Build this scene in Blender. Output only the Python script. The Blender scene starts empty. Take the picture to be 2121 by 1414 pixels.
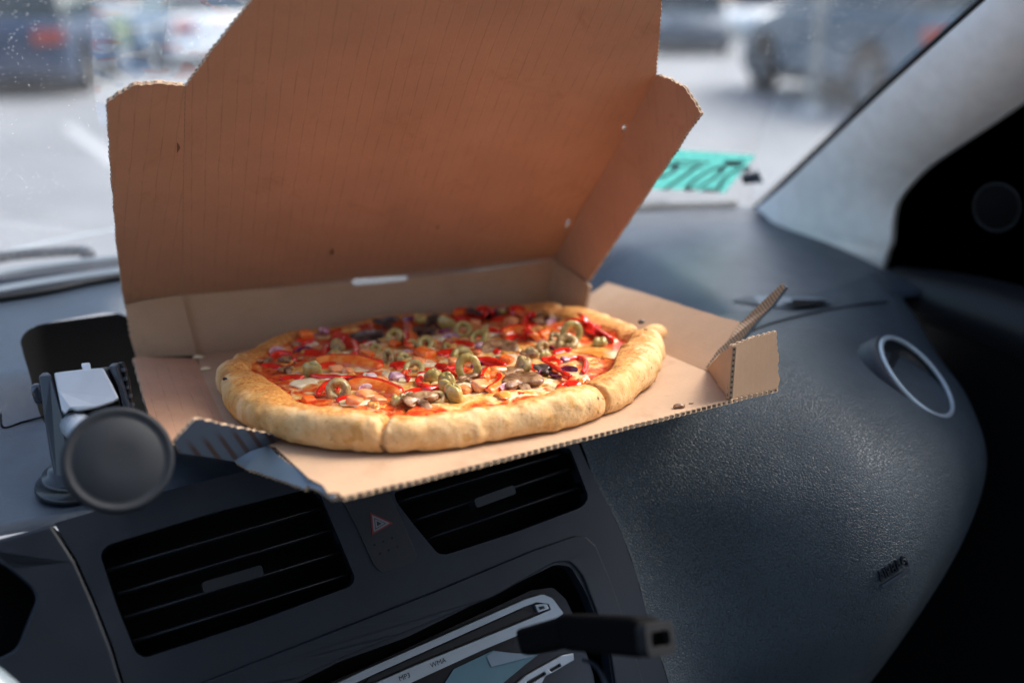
import bpy, bmesh, math, random
from mathutils import Vector, Matrix, noise
from mathutils.geometry import tessellate_polygon
random.seed(7)
R_ = math.radians
scene = bpy.context.scene
COL = scene.collection

# ------------------------------------------------------------------ frames
# "cabin frame": x to the passenger side, y to the bonnet, z up; the car stands slightly nose-up in the world
O = Vector((0, 0, .93))
M0 = Matrix.Translation(O) @ Matrix.Rotation(R_(4.5), 4, 'X') @ Matrix.Translation(-O)      # cabin -> world
MB_ = Matrix.Translation(O) @ Matrix.Rotation(R_(-10), 4, 'X')                              # pizza box -> cabin
def eul(a):
    return Matrix.Rotation(a[2], 3, 'Z') @ Matrix.Rotation(a[1], 3, 'Y') @ Matrix.Rotation(a[0], 3, 'X')
RC = eul((-1.3077, .3792, .1353)); TC = Vector((-.1308, -.073, -.5037))
CAMC = (MB_ @ (-(RC.transposed() @ TC)))
RW = MB_.to_3x3() @ RC.transposed()
FP = 2062.
def ray(q): return RW @ Vector(((q[0]-1060.5)/FP, -(q[1]-707)/FP, -1.))
def hit(q, n, p):
    d = ray(q); n = Vector(n); return CAMC + d*((Vector(p)-CAMC).dot(n)/d.dot(n))
def at(q, dep): return CAMC + ray(q)*dep
def hz(q, z): return hit(q, (0, 0, 1), (0, 0, z))
MBi = MB_.inverted()
def fl(q, h=0.):                       # photo point on the box floor (box coordinates), h above it
    n = MB_.to_3x3() @ Vector((0, 0, 1)); P = MBi @ hit(q, n, O + n*h); return P
IDM = Matrix.Identity(4)

# ------------------------------------------------------------------ object helpers
def tag(o, label=None, cat=None, group=None, kind=None):
    if label: o['label'] = label
    if cat: o['category'] = cat
    if group: o['group'] = group
    if kind: o['kind'] = kind
    return o
def empty(name, loc, label, cat, group=None, M=M0):
    o = bpy.data.objects.new(name, None); COL.objects.link(o)
    o.empty_display_size = .02
    o.matrix_world = M @ Matrix.Translation(Vector(loc))
    return tag(o, label, cat, group)
def world_of(o):
    m = o.matrix_basis.copy()
    if o.parent: m = world_of(o.parent) @ o.matrix_parent_inverse @ m
    return m
def link(name, me, M, parent=None):
    o = bpy.data.objects.new(name, me); COL.objects.link(o)
    o.matrix_basis = M
    if parent:
        o.parent = parent; o.matrix_parent_inverse = world_of(parent).inverted()
    return o
def mk(name, verts, faces, mats, M=M0, parent=None, smooth=True, idx=None):
    me = bpy.data.meshes.new(name)
    me.from_pydata([tuple(v) for v in verts], [], faces)
    for m in (mats if isinstance(mats, (list, tuple)) else [mats]): me.materials.append(m)
    if idx: me.polygons.foreach_set('material_index', idx)
    me.polygons.foreach_set('use_smooth', [smooth]*len(me.polygons))
    me.update()
    return link(name, me, M, parent)
def mkbm(name, bm, mats, M=M0, parent=None, smooth=True, recalc=True):
    if recalc: bmesh.ops.recalc_face_normals(bm, faces=bm.faces)
    me = bpy.data.meshes.new(name); bm.to_mesh(me); bm.free()
    for m in (mats if isinstance(mats, (list, tuple)) else [mats]): me.materials.append(m)
    me.polygons.foreach_set('use_smooth', [smooth]*len(me.polygons))
    return link(name, me, M, parent)
def bev(o, w, seg=2, ang=35):
    m = o.modifiers.new('bevel', 'BEVEL'); m.width = w; m.segments = seg; m.limit_method = 'ANGLE'; m.angle_limit = R_(ang)
    return o
def subs(o, n=1):
    m = o.modifiers.new('sub', 'SUBSURF'); m.levels = n; m.render_levels = n; return o
def autosm(o, ang=40):
    me = o.data
    for p in me.polygons: p.use_smooth = True
    try: me.set_sharp_from_angle(angle=R_(ang))
    except Exception: pass
    return o
def catmull(P, n):
    out = []
    k = len(P)
    for i in range(k-1):
        p0 = P[max(i-1, 0)]; p1 = P[i]; p2 = P[i+1]; p3 = P[min(i+2, k-1)]
        for j in range(n):
            t = j/n
            out.append(.5*((2*p1)+(p2-p0)*t+(2*p0-5*p1+4*p2-p3)*t*t+(3*p1-p0-3*p2+p3)*t**3))
    out.append(P[-1].copy()); return out
def patch(rows, nu, nv):
    rr = [catmull([Vector(p) for p in r], nu) for r in rows]
    cols = [catmull([r[i] for r in rr], nv) for i in range(len(rr[0]))]
    w = len(rr[0]); h = len(cols[0])
    V = [cols[i][j] for j in range(h) for i in range(w)]
    F = [(j*w+i, j*w+i+1, (j+1)*w+i+1, (j+1)*w+i) for j in range(h-1) for i in range(w-1)]
    return V, F
def loft(path, rad, nseg=10, closed=False, ell=1., up=None, ends=True):
    P = [Vector(p) for p in path]; n = len(P); V = []; F = []
    r = rad if isinstance(rad, (list, tuple)) else [rad]*n
    prev = None
    for i in range(n):
        a = P[(i-1) % n] if (closed or i > 0) else P[0]; b = P[(i+1) % n] if (closed or i < n-1) else P[-1]
        t = (b-a).normalized()
        if prev is None:
            u = Vector(up) if up else Vector((0, 0, 1))
            if abs(u.dot(t)) > .95: u = Vector((1, 0, 0))
        else: u = prev
        u = (u-t*u.dot(t)).normalized(); prev = u; w = t.cross(u)
        for k in range(nseg):
            A = 2*math.pi*k/nseg
            V.append(P[i]+(u*math.cos(A)*r[i]*ell+w*math.sin(A)*r[i]))
    for i in range(n if closed else n-1):
        for k in range(nseg):
            a = i*nseg+k; b = i*nseg+(k+1) % nseg; c = ((i+1) % n)*nseg+(k+1) % nseg; d = ((i+1) % n)*nseg+k
            F.append((a, b, c, d))
    if not closed and ends:
        F.append(tuple(range(nseg-1, -1, -1))); F.append(tuple((n-1)*nseg+k for k in range(nseg)))
    return V, F
def basis(o, n, up=(0, 0, 1)):
    n = Vector(n).normalized(); u = Vector(up); y = (u-n*u.dot(n))
    if y.length < 1e-4: y = Vector((0, 1, 0))-n*n.y
    y.normalize(); x = y.cross(n)
    M = Matrix((x, y, n)).transposed().to_4x4(); M.translation = Vector(o)
    return M
def solid(pts2, z0, z1, holes=(), bm=None, mi=(0, 0, 0)):
    """prism between z0 (front) and z1 (back) of a 2-D outline with holes"""
    bm = bm or bmesh.new()
    loops = [[Vector((p[0], p[1], 0)) for p in pts2]]+[[Vector((p[0], p[1], 0)) for p in h] for h in holes]
    tris = tessellate_polygon(loops)
    flat = [p for l in loops for p in l]
    A = [bm.verts.new((p.x, p.y, z0)) for p in flat]; Bv = [bm.verts.new((p.x, p.y, z1)) for p in flat]
    for t in tris:
        try:
            f = bm.faces.new([A[i] for i in t]); f.material_index = mi[0]
            f = bm.faces.new([Bv[i] for i in reversed(t)]); f.material_index = mi[1]
        except ValueError: pass
    s = 0
    for l in loops:
        k = len(l)
        for i in range(k):
            a, b = s+i, s+(i+1) % k
            try: f = bm.faces.new([A[a], A[b], Bv[b], Bv[a]]); f.material_index = mi[2]
            except ValueError: pass
        s += k
    return bm
def smooth_loop(P, n=6):
    P = [Vector((p[0], p[1], 0)) for p in P]; k = len(P); out = []
    for i in range(k):
        p0, p1, p2, p3 = P[i-1], P[i], P[(i+1) % k], P[(i+2) % k]
        for j in range(n):
            t = j/n
            v = .5*((2*p1)+(p2-p0)*t+(2*p0-5*p1+4*p2-p3)*t*t+(3*p1-p0-3*p2+p3)*t**3)
            out.append((v.x, v.y))
    return out
def round_poly(P, r, seg=5):
    P = [Vector((p[0], p[1])) for p in P]; k = len(P); out = []
    for i in range(k):
        a = P[i-1]; b = P[i]; c = P[(i+1) % k]
        d1 = (a-b); d2 = (c-b); rr = min(r, d1.length*.45, d2.length*.45)
        s = b+d1.normalized()*rr; e = b+d2.normalized()*rr
        for j in range(seg+1):
            t = j/seg; v = s*(1-t)**2+b*2*t*(1-t)+e*t*t; out.append((v.x, v.y))
    return out

# ------------------------------------------------------------------ materials
class NT:
    def __init__(s, name):
        s.m = bpy.data.materials.new(name); s.m.use_nodes = True; s.t = s.m.node_tree; s.t.nodes.clear()
        s.out = s.t.nodes.new('ShaderNodeOutputMaterial')
    def n(s, typ, inp=None, **kw):
        nd = s.t.nodes.new('ShaderNode'+typ)
        for k, v in kw.items(): setattr(nd, k, v)
        for k, v in (inp or {}).items():
            sock = nd.inputs[k]
            if isinstance(v, bpy.types.NodeSocket): s.t.links.new(v, sock)
            else: sock.default_value = v
        return nd
    def coord(s, what='Object'): return s.n('TexCoord').outputs[what]
    def noise(s, vec, scale, detail=3, rough=.5, dist=0.):
        return s.n('TexNoise', {'Vector': vec, 'Scale': scale, 'Detail': detail, 'Roughness': rough, 'Distortion': dist}).outputs['Fac']
    def ramp(s, fac, stops, interp='LINEAR'):
        nd = s.n('ValToRGB', {'Fac': fac}); cr = nd.color_ramp; cr.interpolation = interp
        while len(cr.elements) > 1: cr.elements.remove(cr.elements[0])
        for i, (p, c) in enumerate(stops):
            e = cr.elements[0] if i == 0 else cr.elements.new(p)
            e.position = p; e.color = (c[0], c[1], c[2], 1) if hasattr(c, '__len__') else (c, c, c, 1)
        return nd.outputs['Color']
    def mix(s, f, a, b, mode='MIX'):
        nd = s.n('Mix', data_type='RGBA', blend_type=mode)
        for k, v in ((0, f), (6, a), (7, b)):
            if isinstance(v, bpy.types.NodeSocket): s.t.links.new(v, nd.inputs[k])
            else: nd.inputs[k].default_value = v if k == 0 else ((v[0], v[1], v[2], 1) if len(v) == 3 else v)
        return nd.outputs[2]
    def math(s, op, a, b=None, c=None):
        nd = s.n('Math', operation=op)
        for i, v in enumerate((a, b, c)):
            if v is None: continue
            if isinstance(v, bpy.types.NodeSocket): s.t.links.new(v, nd.inputs[i])
            else: nd.inputs[i].default_value = v
        return nd.outputs[0]
    def mrange(s, v, a, b, c=0., d=1.):
        return s.n('MapRange', {'Value': v, 'From Min': a, 'From Max': b, 'To Min': c, 'To Max': d}).outputs[0]
    def bump(s, h, strength, dist, normal=None):
        d = {'Height': h, 'Strength': strength, 'Distance': dist}
        if normal: d['Normal'] = normal
        return s.n('Bump', d).outputs[0]
    def princ(s, col, rough=.5, normal=None, **kw):
        d = {'Base Color': col if isinstance(col, bpy.types.NodeSocket) else (col[0], col[1], col[2], 1), 'Roughness': rough}
        for k, v in kw.items(): d[k.replace('_', ' ')] = v
        if normal: d['Normal'] = normal
        p = s.n('BsdfPrincipled', d); s.t.links.new(p.outputs[0], s.out.inputs[0]); return p
def plain(name, col, rough=.5, **kw):
    t = NT(name); c = t.coord(); nz = t.noise(c, 60, 3)
    cc = t.mix(t.mrange(nz, .35, .65, 0, 1), [x*.95 for x in col], [min(1, x*1.04) for x in col])
    t.princ(cc, rough, **kw); return t.m
def leather(name, col, cell=900., strength=.55, rough=.5, var=.12, spec=.5):
    t = NT(name); c = t.coord()
    wob = t.noise(c, 90, 2)
    sc = t.n('VectorMath', {0: t.n('TexNoise', {'Vector': c, 'Scale': 260., 'Detail': 2.}).outputs['Color'], 1: (.0022, .0022, .0022), 2: c}, operation='MULTIPLY_ADD')
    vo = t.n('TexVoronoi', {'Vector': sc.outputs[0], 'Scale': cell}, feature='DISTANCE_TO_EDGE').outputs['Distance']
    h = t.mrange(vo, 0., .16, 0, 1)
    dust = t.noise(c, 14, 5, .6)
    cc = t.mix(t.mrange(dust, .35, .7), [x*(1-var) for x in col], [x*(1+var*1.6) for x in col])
    cc = t.mix(t.mrange(h, 0, .8, .6 if cell < 600 else .25, 0), cc, (.002, .003, .004))  # grain grooves darkened in the colour, in place of shade
    rr = t.mrange(t.noise(c, 35, 5, .65), .3, .7, rough-.05, rough+.07)
    t.princ(cc, rr, t.bump(h, strength, .0004), **{'Specular_IOR_Level': spec}); return t.m
def kraft(name, col, lines=True, fib=.0, stain=True):
    t = NT(name); c = t.coord()
    n1 = t.noise(c, 18, 5, .6); n2 = t.noise(t.n('Mapping', {'Vector': c, 'Scale': (900, 260, 900)}).outputs[0], 1., 3, .7)
    cc = t.mix(t.mrange(n1, .3, .7), [x*.9 for x in col], [x*1.07 for x in col])
    cc = t.mix(t.mrange(n2, .35, .7, 0, .22), cc, [x*.72 for x in col])
    sep = t.n('SeparateXYZ', {0: c})
    w = t.math('FRACT', t.math('MULTIPLY_ADD', sep.outputs[0], 118., t.mrange(n1, .3, .7, 0, .18)))
    ln = t.math('SUBTRACT', 1., t.mrange(t.math('ABSOLUTE', t.math('SUBTRACT', w, .5)), 0., .075))
    brk = t.mrange(t.noise(c, 55, 3), .42, .62)
    if lines: cc = t.mix(t.math('MULTIPLY', t.math('MULTIPLY', ln, brk), .5), cc, [x*.55 for x in col])
    if stain:
        gr = t.mrange(t.noise(c, 24, 5, .72, .6), .57, .74, 0, .42)
        cc = t.mix(gr, cc, [col[0]*.62, col[1]*.5, col[2]*.4])
    fl_ = t.math('SINE', t.math('MULTIPLY', sep.outputs[0], 2*math.pi/.0042))
    big = t.noise(c, 7, 2)
    hh = t.math('ADD', t.math('MULTIPLY', fl_, .05), t.math('MULTIPLY', n2, .35))
    nb = t.bump(t.math('SUBTRACT', hh, t.math('MULTIPLY', ln, .9 if lines else 0.)), .35, .0004)
    nb = t.bump(big, .35, .012, nb)
    t.princ(cc, .82, nb, Specular_IOR_Level=.25); return t.m
def flute():
    t = NT('cardboard cut edge'); c = t.coord(); s = t.n('SeparateXYZ', {0: c})
    a = t.math('SINE', t.math('MULTIPLY', t.math('ADD', s.outputs[0], t.math('MULTIPLY', s.outputs[1], .93)), 2*math.pi/.0046))
    mid = t.math('LESS_THAN', t.math('ABSOLUTE', t.math('ADD', s.outputs[2], .0012)), .00062)
    f = t.math('MULTIPLY', t.mrange(a, -.1, .5), mid)
    cc = t.mix(f, (.46, .32, .21), (.12, .072, .048)); t.princ(cc, .85); return t.m
def printed():
    t = NT('white printed cardboard'); c = t.coord()
    n1 = t.noise(c, 26, 1, .3, 1.2)
    blot = t.mrange(n1, .53, .545)
    n2 = t.noise(t.n('Mapping', {'Vector': c, 'Location': (3.1, .4, 0)}).outputs[0], 34, 1, .3, 1.)
    cc = t.mix(blot, (.62, .68, .74), (.02, .22, .50)); cc = t.mix(t.mrange(n2, .62, .63), cc, (.5, .1, .07))
    t.princ(cc, .6); return t.m
M = {}
KR = (.50, .278, .172)
M['kraft'] = kraft('kraft cardboard', KR)
M['kraft_p'] = kraft('kraft cardboard floor', (.47, .305, .195), lines=False)
M['flute'] = flute()
M['print'] = printed()
M['outer'] = plain('blue grey printed board', (.10, .135, .19), .55)
def stripy():
    t = NT('striped dark print'); c = t.coord(); s = t.n('SeparateXYZ', {0: c})
    w_ = t.math('SINE', t.math('MULTIPLY', t.math('ADD', s.outputs[0], t.math('MULTIPLY', s.outputs[1], .6)), 2*math.pi/.0085))
    m = t.math('MULTIPLY', t.mrange(w_, .2, .7), t.mrange(s.outputs[1], .024, .016))
    t.princ(t.mix(m, (.045, .065, .10), (.035, .022, .022)), .55); return t.m
M['stripe'] = stripy()
M['outer_pale'] = plain('pale blue printed board', (.09, .13, .175), .5)
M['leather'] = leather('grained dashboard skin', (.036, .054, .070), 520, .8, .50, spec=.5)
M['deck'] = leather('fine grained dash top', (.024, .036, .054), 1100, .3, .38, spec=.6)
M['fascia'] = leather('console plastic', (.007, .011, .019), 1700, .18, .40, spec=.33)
M['black'] = plain('black plastic', (.006, .007, .009), .5, Specular_IOR_Level=.25)
M['void'] = plain('unlit black plastic', (.0025, .0025, .003), .8, Specular_IOR_Level=.08)  # near-black: the shade of recesses and undersides is put into the colour
M['black_gloss'] = plain('glossy dark plastic', (.010, .013, .018), .25)
M['slat'] = plain('vent slat plastic', (.010, .012, .016), .38, Specular_IOR_Level=.5)
M['gloss'] = plain('gloss black', (.006, .006, .008), .2)
M['silver'] = plain('satin silver trim', (.26, .30, .34), .35, Metallic=.6)
M['greytrim'] = plain('grey vent ring', (.34, .41, .46), .35, Metallic=.3)
M['wiper'] = plain('weathered wiper', (.10, .13, .16), .5)
M['pillar'] = plain('grey pillar trim', (.78, .79, .76), .9)
M['rubber'] = plain('rubber', (.008, .011, .017), .6, Specular_IOR_Level=.3)
M['mount'] = plain('satin black mount plastic', (.022, .029, .042), .3)
M['mount_top'] = plain('grey mount plate', (.42, .45, .49), .22)
M['red'] = plain('red paint', (.12, .008, .008), .5)
M['greymark'] = plain('grey print', (.13, .135, .15), .5)
M['screen'] = plain('radio display', (.06, .115, .15), .12)

# ------------------------------------------------------------------ camera
cd = bpy.data.cameras.new('camera'); cam = bpy.data.objects.new('camera', cd); COL.objects.link(cam)
cm = RW.to_4x4(); cm.translation = CAMC
cam.matrix_world = M0 @ cm
cd.lens = 35; cd.sensor_width = 36; cd.clip_start = .01; cd.clip_end = 800
cd.dof.use_dof = True; cd.dof.aperture_fstop = 2.8; cd.dof.aperture_blades = 0
cd.dof.focus_distance = .615
scene.camera = cam

# ------------------------------------------------------------------ pizza box
box = empty('pizza_box', tuple(MB_ @ Vector((.155, .15, 0))), 'open brown corrugated cardboard pizza box lying on the dashboard with its lid raised', 'pizza box')
T = .0024
def zig(pts, flags, step=.0021, amp=.00045):
    out = []
    k = len(pts)
    for i in range(k):
        a = Vector(pts[i]); b = Vector(pts[(i+1) % k]); out.append((a.x, a.y))
        if flags[i]:
            L = (b-a).length; n = max(2, int(L/step)); d = (b-a)/n; pr = Vector((-d.y, d.x)).normalized()
            for j in range(1, n):
                q = a+d*j+pr*(amp*(1 if j % 2 else -1)+random.uniform(-1, 1)*.00012+.0006*(noise.noise(Vector((a.x*60+j*.12, a.y*60, 1)))))
                out.append((q.x, q.y))
    return out
def panel(name, n, p, pix, flags=None, holes=(), inner='kraft', outer='print', t=T, up=(0, 0, 1), parent=None, raw=False, warp=0.):
    """cardboard sheet on the plane (n,p) given in box coordinates; outline from the photograph"""
    n = Vector(n).normalized(); p = Vector(p)
    nc = MB_.to_3x3() @ n; pc = MB_ @ p
    Bs = basis(p, n, up)
    if (MB_ @ (p+n)-CAMC).length > (pc-CAMC).length: pass
    Bi = Bs.inverted()
    def to2(q):
        v = Bi @ (MBi @ hit(q, nc, pc)); return (v.x, v.y)
    P = [to2(q) for q in pix]
    P = zig(P, flags or [0]*len(P))
    H = [[to2(q) for q in h] for h in holes]
    bm = solid(P, 0, -t, H, mi=(0, 1, 2))
    o = mkbm(name, bm, [M[inner], M[outer], M['flute']], M0 @ MB_ @ Bs, parent or box, smooth=False)
    return o
# floor
tear = [(640, 1000), (655, 1008), (668, 1003), (680, 1016), (700, 1027)]
panel('base_panel', (0, 0, 1), (0, 0, 0),
      [(405, 733), (1190, 652), (1374, 731), (1464, 763), (1487, 792), (1509, 826), (1612, 803), (1509, 829), (1200, 907), (1000, 958), (860, 993), (760, 1016), (712, 1028), (697, 1019), (680, 1021), (668, 1004), (640, 990), (570, 925), (500, 908), (464, 884), (434, 812)],
      [0]*6+[1]*4+[1, 1, 1, 0, 0, 0, 0, 0, 0, 0, 0], inner='kraft_p', up=(0, 1, 0))
# back wall with its slot
panel('back_wall', (0, -1, 0), (0, .3, 0), [(372, 612), (560, 597), (728, 584), (733, 592), (780, 588), (842, 581), (846, 575), (1000, 560), (1148, 538), (1205, 645), (1195, 662), (402, 740)], None, inner='kraft_p')
panel('corner_tab', (.05, -1, 0), (0, .296, 0), [(259, 632), (300, 622), (372, 611), (380, 625), (408, 736), (282, 740), (270, 700)], [0, 0, 0, 0, 0, 0, 1], inner='kraft_p')
# left wall folded out flat
a = R_(11)
panel('left_wall', (math.sin(a), 0, math.cos(a)), (0, 0, 0), [(276, 741), (290, 739), (405, 742), (442, 812), (476, 888), (455, 925), (395, 925), (372, 912), (345, 915), (310, 868), (296, 815)], [0, 0, 0, 0, 0, 0, 0, 0, 1, 1, 1], up=(0, 1, 0))
# right wall leaning outwards
a = R_(33)
panel('right_wall', (-math.sin(a), 0, math.cos(a)), (.313, 0, 0), [(1196, 662), (1214, 614), (1258, 585), (1330, 606), (1440, 640), (1532, 667), (1500, 716), (1466, 768), (1374, 733)], [0, 1, 1, 1, 1, 0, 0, 0, 0], inner='kraft_p', up=(0, 1, 0))
# stub of the side wall in the back right corner
def plane3(a, b, c):
    n = (b-a).cross(c-a).normalized(); return n, a
def face_cam(n, p):
    pc = MB_ @ Vector(p); nc = MB_.to_3x3() @ n
    return n if nc.dot(CAMC-pc) > 0 else -n
hR = MBi @ hit((1147, 538), MB_.to_3x3() @ Vector((0, 1, 0)), MB_ @ Vector((0, .3, 0)))
sR = Vector((.318, .232, .040)); bR = Vector((.306, .262, 0))
n_, p_ = plane3(hR, sR, bR); n_ = face_cam(n_, p_)
panel('corner_stub', n_, p_, [(1147, 541), (1185, 562), (1221, 592), (1212, 640), (1190, 655), (1128, 625), (1092, 600)], None, inner='kraft_p')
# front right: low front wall remnant and the flap seen on edge
panel('front_tab', (0.12, -1, .0), (.286, .004, 0), [(1509, 826), (1516, 716), (1560, 699), (1608, 685), (1613, 740), (1611, 770), (1616, 785), (1611, 803)], [0, 1, 1, 1, 1, 0, 0, 0], inner='kraft_p')
P1 = fl((1464, 763)); P2 = fl((1507, 826)); P3 = Vector((P2.x+.001, P2.y+.004, .04))
n_, p_ = plane3(P1, P2, P3); n_ = face_cam(n_, p_)
panel('side_tab', n_, p_, [(1464, 763), (1509, 826), (1517, 718), (1490, 733)], [0, 0, 0, 1], inner='kraft_p')
E1 = fl((1466, 768)); E2 = MBi @ hit((1532, 667), MB_.to_3x3() @ Vector((-math.sin(a), 0, math.cos(a))), MB_ @ Vector((.313, 0, 0)))
bm = bmesh.new()
dirt = (MBi @ at((1624, 589), (MB_ @ E2-CAMC).length*.93/ray((1624, 589)).length))
base1 = E1; base2 = E2
def q3(px, dep): return MBi @ at(px, dep)
dE = (MB_ @ E1-CAMC).dot(RW @ Vector((0, 0, -1)))
ring = [((1463, 759), dE), ((1488, 723), dE+.004), ((1512, 702), dE+.010), ((1530, 672), dE+.016), ((1575, 628), dE+.018), ((1620, 587), dE+.018), ((1628, 594), dE+.022), ((1600, 632), dE+.026), ((1576, 654), dE+.026), ((1540, 700), dE+.024), ((1513, 720), dE+.016), ((1485, 745), dE+.008)]
k = len(ring)
fr = [bm.verts.new(q3(*r)) for r in ring]
bkk = [bm.verts.new(q3((r[0][0]+5, r[0][1]+3), r[1]+.034*(.35+.65*min(1, i/4 if i < 6 else (11-i)/4)))) for i, r in enumerate(ring)]
bm.faces.new(fr); bm.faces.new(list(reversed(bkk)))
for i in range(k):
    f = bm.faces.new([fr[i], fr[(i+1) % k], bkk[(i+1) % k], bkk[i]]); f.material_index = 0 if i < 5 else 1
def bladeedge():
    t = NT('torn cardboard edge'); c = t.coord()
    s = t.n('SeparateXYZ', {0: c})
    w = t.math('SINE', t.math('MULTIPLY', t.math('ADD', s.outputs[2], s.outputs[0]), 2*math.pi/.0034))
    t.princ(t.mix(t.mrange(w, .5, .8), (.5, .33, .22), (.06, .035, .025)), .85); return t.m
M['torn'] = bladeedge()
o = mkbm('standing_flap', bm, [M['kraft_p'], M['outer_pale'], M['torn']], M0 @ MB_, box, smooth=False)
for p in o.data.polygons:
    if len(p.vertices) > 4 and p.index == 0: p.material_index = 2
# lid
la = 2.4343
u = Vector((0, math.cos(la), math.sin(la))); ln = Vector((0, -u.z, u.y))
ln = face_cam(ln, (.15, .3, .045)); LP = Vector((0, .303, .0455))
lid = panel('lid', ln, LP, [(378, 611), (560, 596), (728, 584), (734, 577), (842, 571), (846, 575), (1000, 558), (1146, 537), (1250, 353), (1360, 157), (1366, 80), (1371, 3), (1380, -40), (560, -40), (523, 0), (452, 90), (384, 180), (380, 400)],
            [0, 0, 0, 0, 0, 0, 0, 0, 0, 1, 1, 0, 0, 1, 1, 1, 0, 0],
            holes=[[(1290, 262), (1298, 258), (1296, 268), (1288, 276)], [(1176, 455), (1183, 457), (1176, 470), (1169, 477)]])
def lidpx(q): return MBi @ hit(q, MB_.to_3x3() @ ln, MB_ @ LP)
ca, cb = lidpx((378, 611)), lidpx((384, 180)); cx_ = (cb-ca).normalized()
n_ = (Matrix.Rotation(R_(5), 3, cx_) @ ln)
if (Matrix.Rotation(R_(5), 3, cx_) @ (lidpx((230, 400))-ca)).dot(ln) < 0: n_ = (Matrix.Rotation(R_(-5), 3, cx_) @ ln)
panel('lid_flap', n_, ca, [(258, 633), (243, 520), (232, 380), (226, 290), (221, 215), (240, 200), (278, 177), (330, 173), (383, 179), (379.5, 400), (377, 612)], [1, 1, 1, 1, 1, 1, 1, 1, 0, 0, 0], parent=lid)
ca, cb = lidpx((1147, 537)), lidpx((1360, 157)); ax = (cb-ca).normalized()
best = None
for deg in range(-120, 121, 2):
    n2 = Matrix.Rotation(R_(deg), 3, ax) @ ln
    try:
        A1 = MBi @ hit((1449, 235), MB_.to_3x3() @ n2, MB_ @ ca); A2 = MBi @ hit((1215, 590), MB_.to_3x3() @ n2, MB_ @ ca)
    except ZeroDivisionError: continue
    d1 = ((A1-ca)-ax*(A1-ca).dot(ax)).length; d2 = ((A2-ca)-ax*(A2-ca).dot(ax)).length
    if (A1-ca).dot(ln) > .01 and d1 < .09:
        e = abs(d1-.047)+abs(d2-.047)
        if best is None or e < best[0]: best = (e, deg, n2, d1, d2)
n2 = face_cam(best[2], ca)
panel('lid_flap', n2, ca, [(1144, 536), (1246, 354), (1357, 158), (1361, 155), (1385, 163), (1417, 181), (1436, 208), (1451, 235), (1330, 415), (1213, 590), (1180, 563)], [0, 0, 0, 1, 1, 1, 1, 1, 1, 0, 0], parent=lid)
# torn front left wall, its printed outside towards the cabin
P1 = fl((484, 955), -.004); P2 = fl((575, 915), .0); P3 = P2+Vector((-.006, -.012, .03))
n_, p_ = plane3(P1, P2, P3); n_ = face_cam(n_, p_)
panel('front_wall', n_, p_, [(362, 915), (372, 902), (386, 888), (398, 874), (412, 868), (434, 872), (466, 880), (500, 887), (545, 896), (588, 905), (575, 913), (557, 922), (519, 933), (483, 955), (430, 946), (371, 938)], [0, 0, 0, 1, 1, 1, 1, 1, 1, 1, 1, 0, 0, 0, 0, 0], inner='stripe', outer='kraft')
P1 = fl((560, 925)); P2 = fl((697, 1022)); P3 = P1+Vector((-.03, -.012, -.022))
n_, p_ = plane3(P1, P2, P3); n_ = face_cam(n_, p_)
panel('front_wall', n_, p_, [(483, 953), (519, 934), (556, 922), (573, 940), (616, 970), (655, 1000), (700, 1029), (688, 1031), (660, 1014), (636, 1006), (629, 1012), (590, 996), (550, 984), (506, 968)], [0, 0, 0, 1, 1, 1, 0, 1, 1, 1, 1, 1, 1, 1], inner='outer_pale', outer='kraft')
# printed stripes on the torn wall
# dents pressed into the lid
for q, r in (((366, 305), .0035), ((688, 521), .0028), ((906, 470), .0014)):
    c = lidpx(q)
    Bs = basis(c+ln*.0002, ln); pts = []
    for i in range(14):
        A = 2*math.pi*i/14; pts.append((r*.45*math.cos(A)*(1+.3*math.sin(3*A+q[0])), r*1.5*math.sin(A)))
    mkbm('dent', solid(pts, .0002, -.0004), [plain('dent brown', (.16, .075, .04), .9)], M0 @ MB_ @ Bs, lid, smooth=False)

# ------------------------------------------------------------------ pizza
PM = M0 @ MB_
CXY = Vector((.155, .140))
raw = [(.003, .170), (.002, .135), (.004, .105), (.024, .052), (.070, .008), (.125, -.003), (.205, .006), (.245, .032), (.280, .068), (.306, .110), (.307, .138), (.304, .20), (.272, .25), (.19, .279), (.11, .279), (.052, .252), (.014, .200)]
rawp = sorted(((math.atan2(y-CXY.y, x-CXY.x), math.hypot(x-CXY.x, y-CXY.y)) for x, y in raw))
def Rout(th):
    th = (th+math.pi) % (2*math.pi)-math.pi
    n = len(rawp)
    for i in range(n):
        a0, r0 = rawp[i]; a1, r1 = rawp[(i+1) % n]
        if i == n-1: a1 += 2*math.pi
        tt = th if th >= a0 else th+2*math.pi
        if a0 <= tt < a1:
            am, rm = rawp[i-1]; ap, rp = rawp[(i+2) % n]; t = (tt-a0)/(a1-a0)
            return .5*((2*r0)+(r1-rm)*t+(2*rm-5*r0+4*r1-rp)*t*t+(3*r0-rm-3*r1+rp)*t**3)
    return rawp[0][1]
cuts = [R_(a) for a in (-123, -68, -4, 34, 75, 121, 173)]
def adiff(a, b): return (a-b+math.pi) % (2*math.pi)-math.pi
def gauss(x, s): return math.exp(-(x/s)**2)
def rimw(th):
    return .0215+.013*gauss(adiff(th, R_(-168)), .30)+.008*gauss(adiff(th, R_(-30)), .35)+.010*gauss(adiff(th, R_(20)), .25)-.006*gauss(adiff(th, R_(100)), .6)+.0025*noise.noise(Vector((math.cos(th)*3, math.sin(th)*3, 5)))
def rimh(th):
    h = .0195+.005*noise.noise(Vector((math.cos(th)*2.5, math.sin(th)*2.5, 1)))+.003*gauss(adiff(th, R_(-25)), .4)-.0045*gauss(adiff(th, R_(100)), .7)+.0035*gauss(adiff(th, R_(-168)), .3)
    return h
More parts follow.
